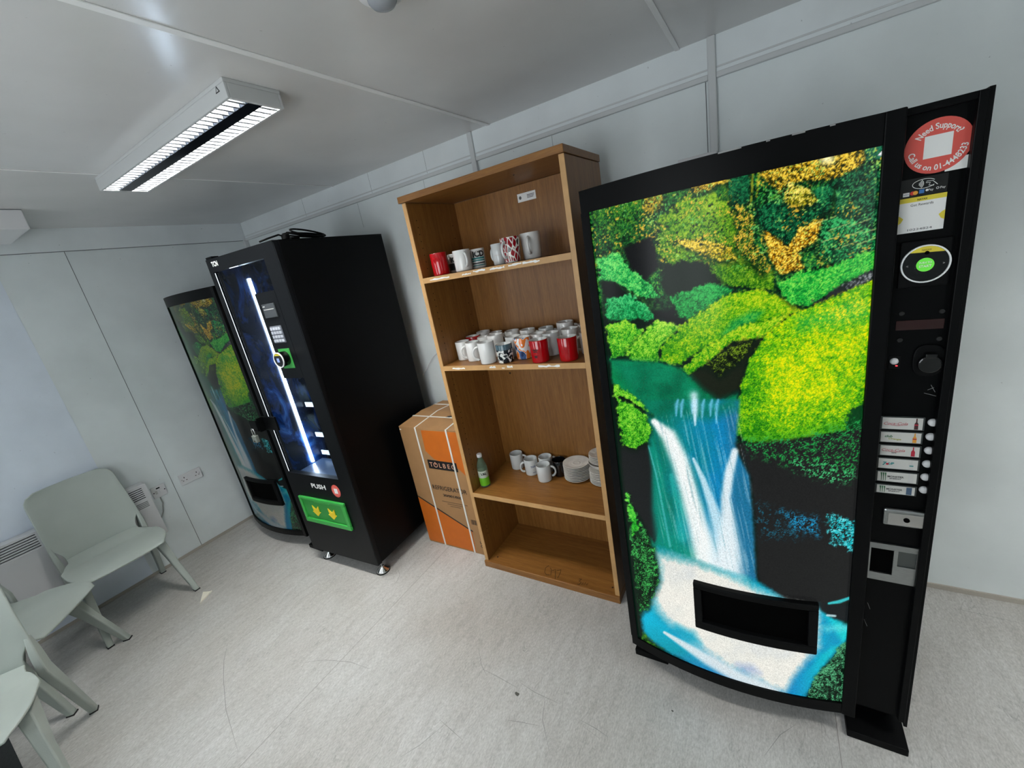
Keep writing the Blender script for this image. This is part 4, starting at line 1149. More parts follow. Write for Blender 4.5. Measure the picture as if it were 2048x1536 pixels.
# coiled black lead lying on top of the snack machine
def top_pt(s, y, z=0.0): 
    p = Rz @ Vector((s, y, 0)); return (1.775 + p.x, -0.875 + p.y, 2.016 + z)
pts = []
for k in range(80):
    a = k / 80 * 2 * math.pi * 3.5
    pts.append(top_pt(-0.055 + 0.030 * math.cos(a) + 0.01 * math.sin(a * .31), 0.235 + 0.105 * math.sin(a) + 0.02 * math.sin(a * .4), 0.004 + 0.024 * (1 - math.cos(a - .6)) * (.75 + .25 * math.sin(a * .37))))
q = thing('coiled_lead', 'coiled black power lead lying on top of the snack machine', 'cable', top_pt(-0.1, 0.3, 0)[:2] + (2.0115,))
base = Vector(q.location)
loc = lambda P: [tuple(Vector(p) - base) for p in P]
MB().tube(loc(pts), 0.0045, 6).build('lead_coil', BLACKM, q, smooth=60)
MB().tube(loc([top_pt(-0.06, 0.20, 0.006), top_pt(-0.07, 0.14, 0.010), top_pt(-0.05, 0.08, 0.024), top_pt(-0.06, 0.03, 0.012), top_pt(-0.09, -0.005, 0.001)]), 0.0045, 6).build('lead_end', BLACKM, q, smooth=60)
MB().lathe([(0.012, 0.0), (0.020, 0.006), (0.020, 0.026), (0.010, 0.034)], 14).build('plug', BLACKM, q, smooth=40).location = tuple(Vector(top_pt(-0.05, 0.115, -0.004)) - base)
q = tag(MB().box(-0.03, 0.03, -0.02, 0.02, 0, 0.012).build('roof_bracket', BLACKM, t, bev=0.002), None)
q.location = (-0.585, 0.02, 2.010)

# ================================================================== BOOKCASE
BX0, BX1, BYF, BYB, BT = 2.356, 3.176, -0.561, -0.170, 2.082
bc = thing('bookcase', 'tall oak-veneer bookcase with open shelves of mugs and plates', 'bookcase', ((BX0 + BX1) / 2, (BYF + BYB) / 2, 0))
ox, oy = bc.location.x, bc.location.y
hw, yf, yb = (BX1 - BX0) / 2, BYF - oy, BYB - oy
def bb(name, x0, x1, y0, y1, z0, z1, M, bev=0.0015):
    return B(name, x0, x1, y0, y1, z0, z1, M, bc, bev=bev)
for s in (-1, 1):
    a, c = sorted((s * hw, s * (hw - 0.022)))
    sp = bb('side_panel', a, c, yf + 0.004, yb, 0.0, BT - 0.030, WOODV)
    B('edge_band', a, c, yf + 0.0005, yf + 0.004, 0.042, BT - 0.030, EDGE, sp)
tp = bb('top_panel', -hw - 0.012, hw + 0.004, yf - 0.010, yb, BT - 0.028, BT, WOODH, 0.002)
bb('back_panel', -hw + 0.022, hw - 0.022, yb - 0.018, yb - 0.008, 0.03, BT - 0.03, WOODV, 0)
for z, nm in ((1.708, 'shelf'), (1.262, 'shelf'), (0.508, 'shelf')):
    sh = bb(nm, -hw + 0.0225, hw - 0.0225, yf + 0.004, yb - 0.018, z - 0.025, z, WOODH)
    B('edge_band', -hw + 0.0225, hw - 0.0225, yf + 0.0005, yf + 0.004, z - 0.025, z, EDGE, sh)
base_sh = bb('base_shelf', -hw - 0.004, hw + 0.002, yf - 0.008, yb - 0.018, 0.0, 0.040, WOODH, 0.002)
# peg holes in both inner sides
PEG = mat('peg_hole_dark', (48, 30, 16), 0.9)
mb = MB()
for s in (-1, 1):
    x = s * (hw - 0.0222)
    for z0, z1 in ((0.20, 0.44), (0.60, 1.20), (1.34, 1.66), (1.75, 1.98)):
        for z in np.arange(z0, z1, 0.032):
            for y in (yf + 0.05,):
                mb.cyl((x, y, z), (x - s * 0.0006, y, z), 0.0028, n=8)
        for z in np.arange(z0, z1, 0.064):
            mb.cyl((x, yb - 0.07, z), (x - s * 0.0006, yb - 0.07, z), 0.0028, n=8)
mb.build('peg_holes', PEG, bc)['kind'] = 'stuff'
for x in (-hw + 0.06, hw - 0.05):
    MB().cyl((x, yf + 0.045, 0.040), (x, yf + 0.045, 0.0406), 0.005, n=12).build('fixing_cap', PEG, bc)
MB().cyl((-0.235, yb - 0.018, 1.10), (-0.235, yb - 0.0188, 1.10), 0.006, n=12).build('fixing_cap', PEG, bc)
MB().prism([(-hw + .6, BT - .055), (-hw + .61, BT - .052), (-hw + .605, BT - .048)], yf, yf + .001, 'xz').build('chip', PEG, bc)
# torn paper residue on the shelf edges
def residue(x0, x1, z0, z1, seed):
    rr = random.Random(seed)
    n = 9
    xs = [x0 + (x1 - x0) * i / (n - 1) for i in range(n)]
    pts = [(x, z0 + rr.random() * (z1 - z0) * .35) for x in xs] + [(x, z1 - rr.random() * (z1 - z0) * .45) for x in reversed(xs)]
    MB().prism(pts, yf - 0.0002, yf + 0.0006, 'xz').build('paper_residue', WHITE, bc)
for i, (a, c, z, hh) in enumerate(((-.345, -.225, 1.690, .012), (-.150, -.100, 1.690, .009), (-.085, -.020, 1.694, .013), (0.005, .08, 1.692, .012), (.10, .165, 1.695, .010), (.17, .25, 1.692, .013),
                                   (-.33, -.25, 1.243, .012), (-.10, -.065, 1.246, .012), (-.03, -.015, 1.243, .006), (0.0, .03, 1.246, .012), (.165, .27, 1.244, .014))):
    residue(a, c, z, z + hh, i)
# white inventory label on the back panel
lb = B('inventory_label', -0.005, 0.095, yb - 0.0188, yb - 0.018, 1.975, 2.013, WHITE, bc)
for k in range(3):
    B('printed_line', 0.048, 0.088 - 0.003 * k, yb - 0.0192, yb - 0.0188, 1.999 - k * 0.006, 2.002 - k * 0.006, mat('grey_ink', (90, 90, 92), .6), lb)
MB().disc(0.010, 1.994, 0.007, 0.008, yb - 0.0192, yb - 0.0188, 16).build('printed_crest', mat('grey_ink', (90, 90, 92), .6), lb)
# pencil scribbles on the base shelf: a rough "G11" and "3m"
PENCIL = mat('pencil', (44, 26, 14), 0.8)
def scribble(P):
    V = []
    for px, py in P:
        w = hit(px, py, 2, 0.0405); V.append((w[0] - ox, w[1] - oy, 0.0405))
    MB().tube(V, 0.0013, 5).build('pencil_mark', PENCIL, bc)
Zb = lambda P: [(780 + x * .2929, 780 + y * .2929) for x, y in P]
scribble(Zb([(1085, 1198), (1062, 1215), (1056, 1245), (1068, 1262), (1090, 1262)])); scribble(Zb([(1094, 1215), (1102, 1225), (1098, 1265)]))
scribble(Zb([(1108, 1232), (1130, 1226), (1128, 1290)])); scribble(Zb([(1138, 1232), (1168, 1228), (1162, 1250), (1145, 1285)]))
scribble(Zb([(1290, 1290), (1308, 1292), (1290, 1306), (1306, 1312), (1290, 1330), (1280, 1326)])); scribble(Zb([(1310, 1330), (1318, 1312), (1326, 1330), (1334, 1314), (1344, 1334), (1352, 1318)]))

# ================================================================== MUGS
MUG_MESH = {}
def mug_mesh(r, h, outer, inner, taper):
    key = (r, h, outer.name, inner.name, taper)
    if key not in MUG_MESH:
        rb = r * taper
        prof = [(rb * .86, 0.0), (rb * .97, 0.002), (rb, 0.006), (rb + (r - rb) * .5, h * .5), (r, h - 0.003), (r - 0.0012, h - 0.0005), (r - 0.0030, h - 0.0006), (r - 0.0042, h - 0.004), (rb - 0.0045, 0.010), (rb * .80, 0.007)]
        a = MB().lathe(prof, 30, mis=[0, 0, 0, 0, 0, 1, 1, 1, 1]).mesh('mug_body', [outer, inner], smooth=50)
        hr = h * .30
        zc = h * .52
        pts = [(r - 0.003 + (hr * .95) * math.sin(k) ** .8, 0, zc + hr * math.cos(k)) for k in [math.radians(v) for v in range(4, 177, 12)]]
        c = MB().tube(pts, [0.0052 + 0.0012 * abs(math.cos(k / 14 * math.pi)) for k in range(len(pts))], 10).mesh('mug_handle', [outer], smooth=60)
        MUG_MESH[key] = (a, c)
    return MUG_MESH[key]

def mug(label, x, y, z, ang, outer=CERAMIC, inner=CERAMIC, r=0.040, h=0.096, taper=0.97, group=None, handle=None):
    t = thing('mug', label, 'mug', (x, y, z), math.radians(ang), group)
    a, c = mug_mesh(r, h, outer, inner, taper)
    o = bpy.data.objects.new('mug_body', a); COL.objects.link(o); o.parent = t
    q = bpy.data.objects.new('mug_handle', c); COL.objects.link(q); q.parent = t
    if handle: q.material_slots[0].link = 'OBJECT'; q.material_slots[0].material = handle
    return t

# decorated glazes
M, nt, b, tc = node_mat('red_black_leaf_glaze')
w = nt.nodes.new('ShaderNodeTexVoronoi'); w.inputs['Scale'].default_value = 60; w.inputs['Randomness'].default_value = 0.55
mp = nt.nodes.new('ShaderNodeMapping'); mp.inputs['Rotation'].default_value = (0, .6, .5); mp.inputs['Scale'].default_value = (1, 1, .55)
nt.links.new(tc.outputs['Object'], mp.inputs[0]); nt.links.new(mp.outputs[0], w.inputs['Vector'])
w2 = nt.nodes.new('ShaderNodeTexVoronoi'); w2.feature = 'DISTANCE_TO_EDGE'; w2.inputs['Scale'].default_value = 60; w2.inputs['Randomness'].default_value = 0.55
nt.links.new(mp.outputs[0], w2.inputs['Vector'])
sep = nt.nodes.new('ShaderNodeSeparateColor'); nt.links.new(w.outputs['Color'], sep.inputs[0])
r = ramp(nt, [(0.0, (150, 14, 30)), (0.5, (30, 26, 26)), (0.75, (150, 14, 30))], 'CONSTANT'); nt.links.new(sep.outputs[0], r.inputs[0])
r2 = ramp(nt, [(0.0, (255, 255, 255)), (0.09, (0, 0, 0))], 'CONSTANT'); nt.links.new(w2.outputs['Distance'], r2.inputs[0])
nt.links.new(mix(nt, r.outputs[0], lin((235, 232, 226)), r2.outputs[0]), b.inputs['Base Color']); b.inputs['Roughness'].default_value = .15
LEAFG = M
M, nt, b, tc = node_mat('winter_scene_glaze')
n = noise_node(nt, tc.outputs['Object'], 38, 5, None, .6, .8)
r = ramp(nt, [(0.44, (20, 26, 34)), (0.50, (232, 232, 228)), (0.62, (232, 232, 228)), (0.68, (60, 84, 100))], 'CONSTANT'); nt.links.new(n.outputs['Fac'], r.inputs[0])
sx = nt.nodes.new('ShaderNodeSeparateXYZ'); nt.links.new(tc.outputs['Object'], sx.inputs[0])
ad = nt.nodes.new('ShaderNodeMath'); ad.operation = 'MULTIPLY_ADD'; ad.inputs[1].default_value = 0.03
nt.links.new(n.outputs['Fac'], ad.inputs[0]); nt.links.new(sx.outputs[2], ad.inputs[2])
rb = ramp(nt, [(0.0, (0, 0, 0)), (0.078, (255, 255, 255))], 'CONSTANT'); nt.links.new(ad.outputs[0], rb.inputs[0])
c = mix(nt, r.outputs[0], lin((74, 98, 108)), rb.outputs[0])
rt = ramp(nt, [(0.0, (0, 0, 0)), (0.086, (255, 255, 255))], 'CONSTANT'); nt.links.new(sx.outputs[2], rt.inputs[0])
nt.links.new(mix(nt, c, lin((92, 40, 36)), rt.outputs[0]), b.inputs['Base Color']); b.inputs['Roughness'].default_value = .15
SCENE = M
M, nt, b, tc = node_mat('colour_splash_glaze')
n = noise_node(nt, tc.outputs['Object'], 22, 3, (1, 1, .5), .5, 1.0)
r = ramp(nt, [(0.0, (226, 226, 224)), (0.42, (226, 120, 40)), (0.50, (226, 226, 224)), (0.54, (70, 100, 150)), (0.62, (40, 60, 100)), (0.70, (190, 60, 50))], 'CONSTANT'); nt.links.new(n.outputs['Fac'], r.inputs[0])
nt.links.new(r.outputs[0], b.inputs['Base Color']); b.inputs['Roughness'].default_value = .15
SPLASH = M
TEAL = mat('teal_print', (40, 130, 130), 0.4)

# top shelf
z = 1.7082
G1 = 'mugs on the top shelf'
cam_ang = lambda x, y: math.degrees(math.atan2(CAM[1] - y, CAM[0] - x))
a = mug('plain glossy red mug on the top shelf', 2.452, -0.500, z, 120, REDC, CERAMIC, .041, .104, group=G1)
B('pale_mark', 0, 0, 0, 0, 0, 0, WHITE) if False else None
a = mug('dark lettered mug behind the red mug on the top shelf', 2.462, -0.385, z, 150, CERAMIC, CERAMIC, .037, .090, group=G1)
text('ICD', 0, 0.062, 0, 0.022, INK, a, wrap=(0, 0, 0.0376, math.radians(cam_ang(2.462, -0.385) - 150)), bold=.05, name='printed_letters')
mb = MB(); mb.lathe([(0.0374, 0.012), (0.0376, 0.044)], 30); o = mb.build('dark_band', INK, a, smooth=60)
mug('white mug with its handle in front on the top shelf', 2.583, -0.490, z, cam_ang(2.583, -.49) + 18, CERAMIC, CERAMIC, .041, .096, group=G1)
a = mug('white mug with large black letters and teal band on the top shelf', 2.616, -0.410, z, 110, CERAMIC, CERAMIC, .037, .090, group=G1)
A0 = math.radians(cam_ang(2.616, -.41) - 110)
text('ICD', 0, 0.066, 0, 0.024, INK, a, wrap=(0, 0, 0.0376, A0 + .15), bold=.05, name='printed_letters')
for zz_, hh, MM in ((0.046, .008, TEAL), (0.036, .006, TEAL), (0.024, .005, INK), (0.014, .004, TEAL)):
    v = [(0.0376 * math.cos(A0 - .9 + k * .15), 0.0376 * math.sin(A0 - .9 + k * .15), zq) for k in range(13) for zq in (zz_ - hh / 2, zz_ + hh / 2)]
    MB().add(v, [(2 * k, 2 * k + 2, 2 * k + 3, 2 * k + 1) for k in range(12)]).build('printed_band', MM, a)
a = mug('slim pale grey mug with faint printing on the top shelf', 2.768, -0.460, z, 160, CERGREY, CERGREY, .032, .092, .92, group=G1)
A0 = math.radians(cam_ang(2.768, -.46) - 160)
v = [(0.0318 * math.cos(A0 - .8 + k * .15), 0.0318 * math.sin(A0 - .8 + k * .15), zq) for k in range(11) for zq in (.040, .044)]
MB().add(v, [(2 * k, 2 * k + 2, 2 * k + 3, 2 * k + 1) for k in range(10)]).build('printed_band', GREY_STK, a)
mug('mug with red and black leaf pattern and white handle on the top shelf', 2.853, -0.492, z, cam_ang(2.855, -.48) - 32, LEAFG, CERAMIC, .043, .106, .80, group=G1, handle=CERAMIC)
mug('large plain cream mug behind the leaf-patterned mug on the top shelf', 2.907, -0.402, z, cam_ang(2.9, -.43) - 12, CERAMIC, CERAMIC, .046, .112, .88, group=G1)

# crowded middle shelf
z = 1.2622
G2 = 'mugs crowded on the middle shelf'
ca = cam_ang(2.8, -.4)
R = [
 ('plain white mug at the left end of the front row on the crowded shelf', 2.428, -0.430, 60, CERAMIC, CERAMIC, .039, .098),
 ('white mug with handle to the left, second in the crowded shelf front row', 2.516, -0.462, ca - 78, CERAMIC, CERAMIC, .038, .099),
 ('tall white mug with handle to the left, third in crowded shelf front row', 2.636, -0.515, ca - 80, CERAMIC, CERAMIC, .041, .106),
 ('mug printed with a dark winter scene in the front row of the crowded shelf', 2.733, -0.507, 100, SCENE, CERAMIC, .040, .090),
 ('white mug with orange and blue splashes between the winter mug and a red mug', 2.806, -0.450, 120, SPLASH, CERAMIC, .041, .104),
 ('red mug with black lettering near the middle of the crowded shelf', 2.925, -0.515, 130, REDC, CERAMIC, .043, .103),
 ('tall pale mug between the two red mugs at the front of the crowded shelf', 2.938, -0.405, 100, CERGREY, CERAMIC, .040, .108),
 ('red mug nearest the right side of the crowded shelf', 3.060, -0.503, 140, REDC, CERAMIC, .044, .105),
 ('white mug at the right end, half hidden by the bookcase side', 3.115, -0.400, ca - 80, CERAMIC, CERAMIC, .037, .098),
 ('red mug with white inside in the second row, behind the left white mugs', 2.424, -0.325, 40, REDC, CERAMIC, .040, .101),
 ('white mug second from the left in the second row of the crowded shelf', 2.517, -0.352, 40, CERAMIC, CERAMIC, .037, .099),
 ('wide white mug third from the left in the second row of the crowded shelf', 2.610, -0.385, 70, CERAMIC, CERAMIC, .042, .112),
 ('white mug just behind the winter scene mug', 2.722, -0.395, 110, CERAMIC, CERAMIC, .040, .100),
 ('white mug in the second row behind the splashed mug', 2.845, -0.368, 40, CERAMIC, CERAMIC, .039, .100),
 ('white mug in the second row behind the right red mug', 2.998, -0.322, 30, CERAMIC, CERAMIC, .043, .104),
 ('white mug at the left end of the back row on the crowded shelf', 2.432, -0.232, 28, CERAMIC, CERAMIC, .040, .104),
 ('white mug second from the left in the back row of the crowded shelf', 2.530, -0.252, 28, CERAMIC, CERAMIC, .037, .099),
 ('white mug third from the left in the back row of the crowded shelf', 2.640, -0.262, 28, CERAMIC, CERAMIC, .040, .102),
 ('white mug fourth from the left in the back row of the crowded shelf', 2.740, -0.270, 28, CERAMIC, CERAMIC, .041, .104),
 ('grey-white mug fifth from the left in the back row of the crowded shelf', 2.842, -0.260, 28, CERGREY, CERGREY, .039, .105),
 ('tallest white mug standing at the back of the crowded shelf', 2.940, -0.238, 28, CERAMIC, CERAMIC, .043, .122),
 ('white mug at the right end of the back row by the bookcase side', 3.047, -0.234, 20, CERAMIC, CERAMIC, .041, .104),
]
for lab, x, y, an, o_, i_, r_, h_ in R:
    a = mug(lab, x, y, z, an, o_, i_, r_, h_, .95, G2, CERAMIC if o_ in (SCENE, SPLASH) else None)
    if 'black lettering' in lab:
        A0 = math.radians(cam_ang(x, y) - an)
        for k, (zq, wv) in enumerate(((.062, .55), (.054, .45), (.034, .35), (.028, .3))):
            v = [(0.0430 * math.cos(A0 - .5 - wv / 2 + j * wv / 5), 0.0430 * math.sin(A0 - .5 - wv / 2 + j * wv / 5), zz_) for j in range(6) for zz_ in (zq - .0022, zq + .0022)]
            MB().add(v, [(2 * j, 2 * j + 2, 2 * j + 3, 2 * j + 1) for j in range(5)]).build('printed_line', INK, a)

# lower shelf: mugs, bottle, plates
z = 0.5082
G3 = 'mugs on the lower shelf'
ca = cam_ang(2.65, -.25)
mug('white mug at the back left of the lower shelf, handle to the right', 2.498, -0.238, z, ca + 75, CERGREY, CERGREY, .040, .098, group=G3)
a = mug('white mug with small blue printing and handle to the left on the lower shelf', 2.620, -0.280, z, ca - 82, CERGREY, CERGREY, .040, .098, group=G3)
A0 = math.radians(82)
for zq, wv in ((.062, .9), (.056, .8), (.022, .5)):
    v = [(0.0404 * math.cos(A0 - wv / 2 + .3 + j * wv / 5), 0.0404 * math.sin(A0 - wv / 2 + .3 + j * wv / 5), zz_) for j in range(6) for zz_ in (zq - .0014, zq + .0014)]
    MB().add(v, [(2 * j, 2 * j + 2, 2 * j + 3, 2 * j + 1) for j in range(5)]).build('printed_line', mat('navy_print', (20, 40, 110), 0.5), a)
mug('white mug at the back between others on the lower shelf, no handle showing', 2.697, -0.240, z, 42, CERGREY, CERGREY, .040, .098, group=G3)
mug('white mug nearest the shelf front with handle to the right on the lower shelf', 2.728, -0.330, z, ca + 80, CERGREY, CERGREY, .041, .098, group=G3)
mug('glossy black mug in the shade beside the plate stack', 2.790, -0.254, z, 60, BLACKC, BLACKC, .040, .094, group=G3)

PLATE = mat('stoneware_plate', (214, 212, 206), 0.22, noise=0.05, nscale=30)
def plate_mesh(r):
    prof = [(r * .55, 0.0), (r * .60, 0.0015), (r * .62, 0.004), (r * .97, 0.0128), (r, 0.0146), (r * .985, 0.0157), (r * .95, 0.0150), (r * .62, 0.0072), (r * .60, 0.0066), (r * .45, 0.0062), (r * .44, 0.0068), (r * .42, 0.0062), (r * .25, 0.0062), (r * .24, 0.0068), (r * .22, 0.0062), (r * .05, 0.0062)]
    return MB().lathe(prof, 40).mesh('plate', [PLATE], smooth=40)
P1, P2 = plate_mesh(0.074), plate_mesh(0.066)
ORD = ['bottom', 'second from the bottom', 'third from the bottom', 'fourth from the bottom', 'fifth from the bottom', 'sixth from the bottom', 'seventh from the bottom', 'eighth from the bottom', 'ninth from the bottom', 'tenth from the bottom', 'eleventh from the bottom', 'twelfth from the bottom']
def stack(me, x, y, z, n, dz, where, group, kind='plate'):
    for k in range(n):
        o = bpy.data.objects.new(kind, me); COL.objects.link(o)
        o.location = (x + random.uniform(-.001, .001), y + random.uniform(-.001, .001), z + k * dz)
        o.rotation_euler = (0, 0, random.random() * 6)
        tag(o, 'white plate, %s %s' % ('topmost' if k == n - 1 else ORD[k], where), 'plate', group)
    return z + n * dz
stack(P1, 2.904, -0.268, z, 10, 0.0094, 'in the stack beside the black mug', 'plates in the left stack')
zt = stack(P1, 3.056, -0.272, z, 8, 0.0094, 'of the larger plates in the right-hand stack', 'plates in the right stack')
# bowl on the right stack, then small plates
bowl = MB().lathe([(0.036, 0.0), (0.040, 0.003), (0.066, 0.026), (0.072, 0.040), (0.070, 0.0415), (0.062, 0.028), (0.036, 0.008), (0.010, 0.007)], 36).mesh('bowl', [PLATE], smooth=45)
o = bpy.data.objects.new('bowl', bowl); COL.objects.link(o); o.location = (3.056, -0.272, zt + 0.0084)
tag(o, 'white bowl set on the right-hand stack under the small plates', 'bowl')
stack(P2, 3.056, -0.272, zt + 0.0084 + 0.0375, 5, 0.0090, 'of the small plates on top of the right-hand stack', 'small plates on the right stack')

# juice bottle
t = thing('juice_bottle', 'clear green drink bottle with white cap on the lower shelf', 'bottle', (2.408, -0.470, 0.5082))
M, nt, b, tc = node_mat('bottle_plastic')
b.inputs['Base Color'].default_value = lin((150, 176, 150)); b.inputs['Transmission Weight'].default_value = 0.75; b.inputs['Roughness'].default_value = 0.08; b.inputs['IOR'].default_value = 1.2
MB().lathe([(0.024, 0.0), (0.029, 0.004), (0.029, 0.115), (0.027, 0.135), (0.016, 0.168), (0.0125, 0.176), (0.0125, 0.186)], 26).build('bottle_body', M, t, smooth=50)
MB().lathe([(0.0145, 0.186), (0.0148, 0.188), (0.0148, 0.203), (0.0135, 0.205)], 20).build('cap', WHITEP, t, smooth=40)
MB().lathe([(0.0292, 0.012), (0.0294, 0.014), (0.0294, 0.060), (0.0292, 0.062)], 26).build('green_label', mat('lime_label', (110, 190, 40), 0.4), t, smooth=40)
MB().lathe([(0.0292, 0.062), (0.0294, 0.063), (0.0294, 0.104), (0.0292, 0.105)], 26).build('pale_label', mat('pale_label', (190, 200, 186), 0.4), t, smooth=40)
A0 = math.radians(cam_ang(2.408, -.47))
text('TAL', 0, 0.088, 0, 0.014, INK, t, wrap=(0, 0, 0.0298, A0), bold=.06, name='label_letters')

# ================================================================== REFRIGERATOR CARTON
FX0, FX1, FY0, FY1, FZ = 1.836, 2.330, -0.492, -0.050, 0.858
t = thing('refrigerator_carton', 'strapped brown and orange refrigerator carton behind the bookcase', 'box', ((FX0 + FX1) / 2, (FY0 + FY1) / 2, 0))
ox2, oy2 = t.location.x, t.location.y
CARTON = mat('corrugated_card', (160, 120, 78), 0.75, noise=0.06, nscale=12, bump=0.2, bscale=60)
a, yf2, d = (FX1 - FX0) / 2, FY0 - oy2, FY1 - oy2
MB().box(-a, a, yf2, d, 0.0, FZ).build('carton_body', CARTON, t, bev=0.004)
mb = MB()
v = [(-a, yf2, FZ), (a, yf2, FZ), (a, 0, FZ + 0.018), (-a, 0, FZ + 0.018)]
mb.add(v, [(0, 1, 2, 3)]); mb.add([(-a, d, FZ), (a, d, FZ), (a, 0.002, FZ + 0.018), (-a, 0.002, FZ + 0.018)], [(0, 1, 2, 3)])
mb.add([(-a, yf2, FZ), (-a, d, FZ), (-a, 0, FZ + 0.018)], [(0, 1, 2)]); mb.add([(a, yf2, FZ), (a, d, FZ), (a, 0, FZ + 0.018)], [(0, 1, 2)])
mb.build('top_flap', CARTON, t)
ORANGE = mat('orange_print_card', (198, 102, 16), 0.6, noise=0.04, nscale=20)
y = yf2 - 0.0008
def cpt(px, py):
    w = hit(px, py, 1, FY0); return (w[0] - ox2, w[2])
top_or = [cpt(*p) for p in Zb([(210, 275), (458, 290), (525, 590), (470, 540), (300, 470), (242, 415)])]
top_or[1] = (a - 0.004, top_or[1][1]); top_or[2] = (a - 0.004, top_or[2][1] - .03)
MB().prism(top_or, y, yf2 + .001, 'xz').build('orange_panel', ORANGE, t)
bl = [cpt(*p) for p in Zb([(192, 730), (560, 965), (585, 1085), (285, 1030)])]
bl = [(-a + .002, bl[0][1]), (bl[1][0], bl[1][1]), (bl[2][0], .012), (-a + .002, .012)]
MB().prism(bl, y, yf2 + .001, 'xz').build('orange_panel', ORANGE, t)
p0, p1 = cpt(*Zb([(190, 722)])[0]), cpt(*Zb([(566, 966)])[0])
MB().prism([(p0[0], p0[1] + .004), (p1[0], p1[1] + .004), (p1[0], p1[1] - .005), (p0[0], p0[1] - .005)], y - .0003, yf2 + .001, 'xz').build('black_stripe', INK, t)
lx0, lz1 = cpt(*Zb([(254, 474)])[0]); lx1, lz0 = cpt(*Zb([(466, 558)])[0]); lz0 = lz1 - 0.060
lg = MB().box(lx0, lx1, y - .0006, yf2 + .001, lz0, lz1).build('logo_plate', INK, t)
PINK = mat('pale_orange_print', (216, 160, 130), 0.6)
lw = lx1 - lx0
cz = (lz0 + lz1) / 2
for ch, q in zip('T LBEC', (.11, .26, .43, .57, .72, .87)):
    if ch != ' ':
        text(ch, lx0 + lw * q, cz, y - .0012, .030, PINK, lg, bold=.01)
MB().ring(lx0 + lw * .265, cz - .001, .0125, .0165, y - .0014, y - .0006, 24).build('power_ring', PINK, lg)
B('power_bar', lx0 + lw * .265 - .002, lx0 + lw * .265 + .002, y - .0018, y - .0006, cz, cz + .020, PINK, lg)
tx, tz = cpt(*Zb([(405, 678)])[0])
text('REFRIGERATOR', tx, tz, y - .0006, .030, mat('brown_black_print', (30, 24, 20), .6), t, w=0.272, bold=.008)
text('20/001/025', tx + .012, tz - .050, y - .0006, .016, INK, t, w=.150, bold=.03)
for k, wv in enumerate((.20, .12, .08)):
    B('fine_print', tx + .015 - wv / 2, tx + .015 + wv / 2, y - .0005, yf2, tz - .100 - k * .014, tz - .096 - k * .014, mat('brown_print', (110, 84, 60), .7), t)
bx, bz = cpt(*Zb([(556, 900)])[0])
for k in range(11):
    w_ = .0015 + .0018 * ((k * 7) % 3) / 2
    B('barcode_bar', bx + k * .0058, bx + k * .0058 + w_, y - .0004, yf2, bz - .018, bz + .016, INK, t)
ux, uz = cpt(*Zb([(632, 1045)])[0])
text('UK', ux, uz, y - .0006, .018, INK, t, bold=.03); text('CA', ux, uz - .028, y - .0006, .018, INK, t, bold=.03)
STRAP = mat('white_strapping', (222, 220, 214), 0.4)
s1, s2 = cpt(*Zb([(160, 245)])[0])[0], cpt(*Zb([(368, 255)])[0])[0]
for sx in (s1 + .008, s2 + .008):
    mb = MB()
    mb.box(sx - .006, sx + .006, yf2 - .003, yf2 - .0012, 0.0, FZ + .002)
    mb.add([(sx - .006, yf2 - .003, FZ + .002), (sx + .006, yf2 - .003, FZ + .002), (sx + .006, 0, FZ + .0205), (sx - .006, 0, FZ + .0205)], [(0, 1, 2, 3)])
    mb.add([(sx - .006, 0, FZ + .0205), (sx + .006, 0, FZ + .0205), (sx + .006, d, FZ + .002), (sx - .006, d, FZ + .002)], [(0, 1, 2, 3)])
    mb.build('strap', STRAP, t)
for yy in (yf2 + .14, 0.13):
    zz_ = FZ + .0200 - .018 * abs(yy) / abs(yf2)
    MB().box(-a - .002, a, yy - .006, yy + .006, zz_ - .001, zz_ + .0012).box(-a - .002, -a - .0008, yy - .006, yy + .006, .0, zz_).build('strap', STRAP, t)
B('small_label', -a + .004, -a + .018, y - .0004, yf2, FZ - .022, FZ - .016, WHITE, t)
pts = [(.05 + .03 * math.cos(k * 1.3) * (1 - k / 22), -.07 + .012 * math.sin(k * 1.9)) for k in range(18)]
MB().tube([(x, yy, FZ + .0195 - .018 * abs(yy) / abs(yf2)) for x, yy in pts], .0022, 5).build('ink_scrawl', INK, t)

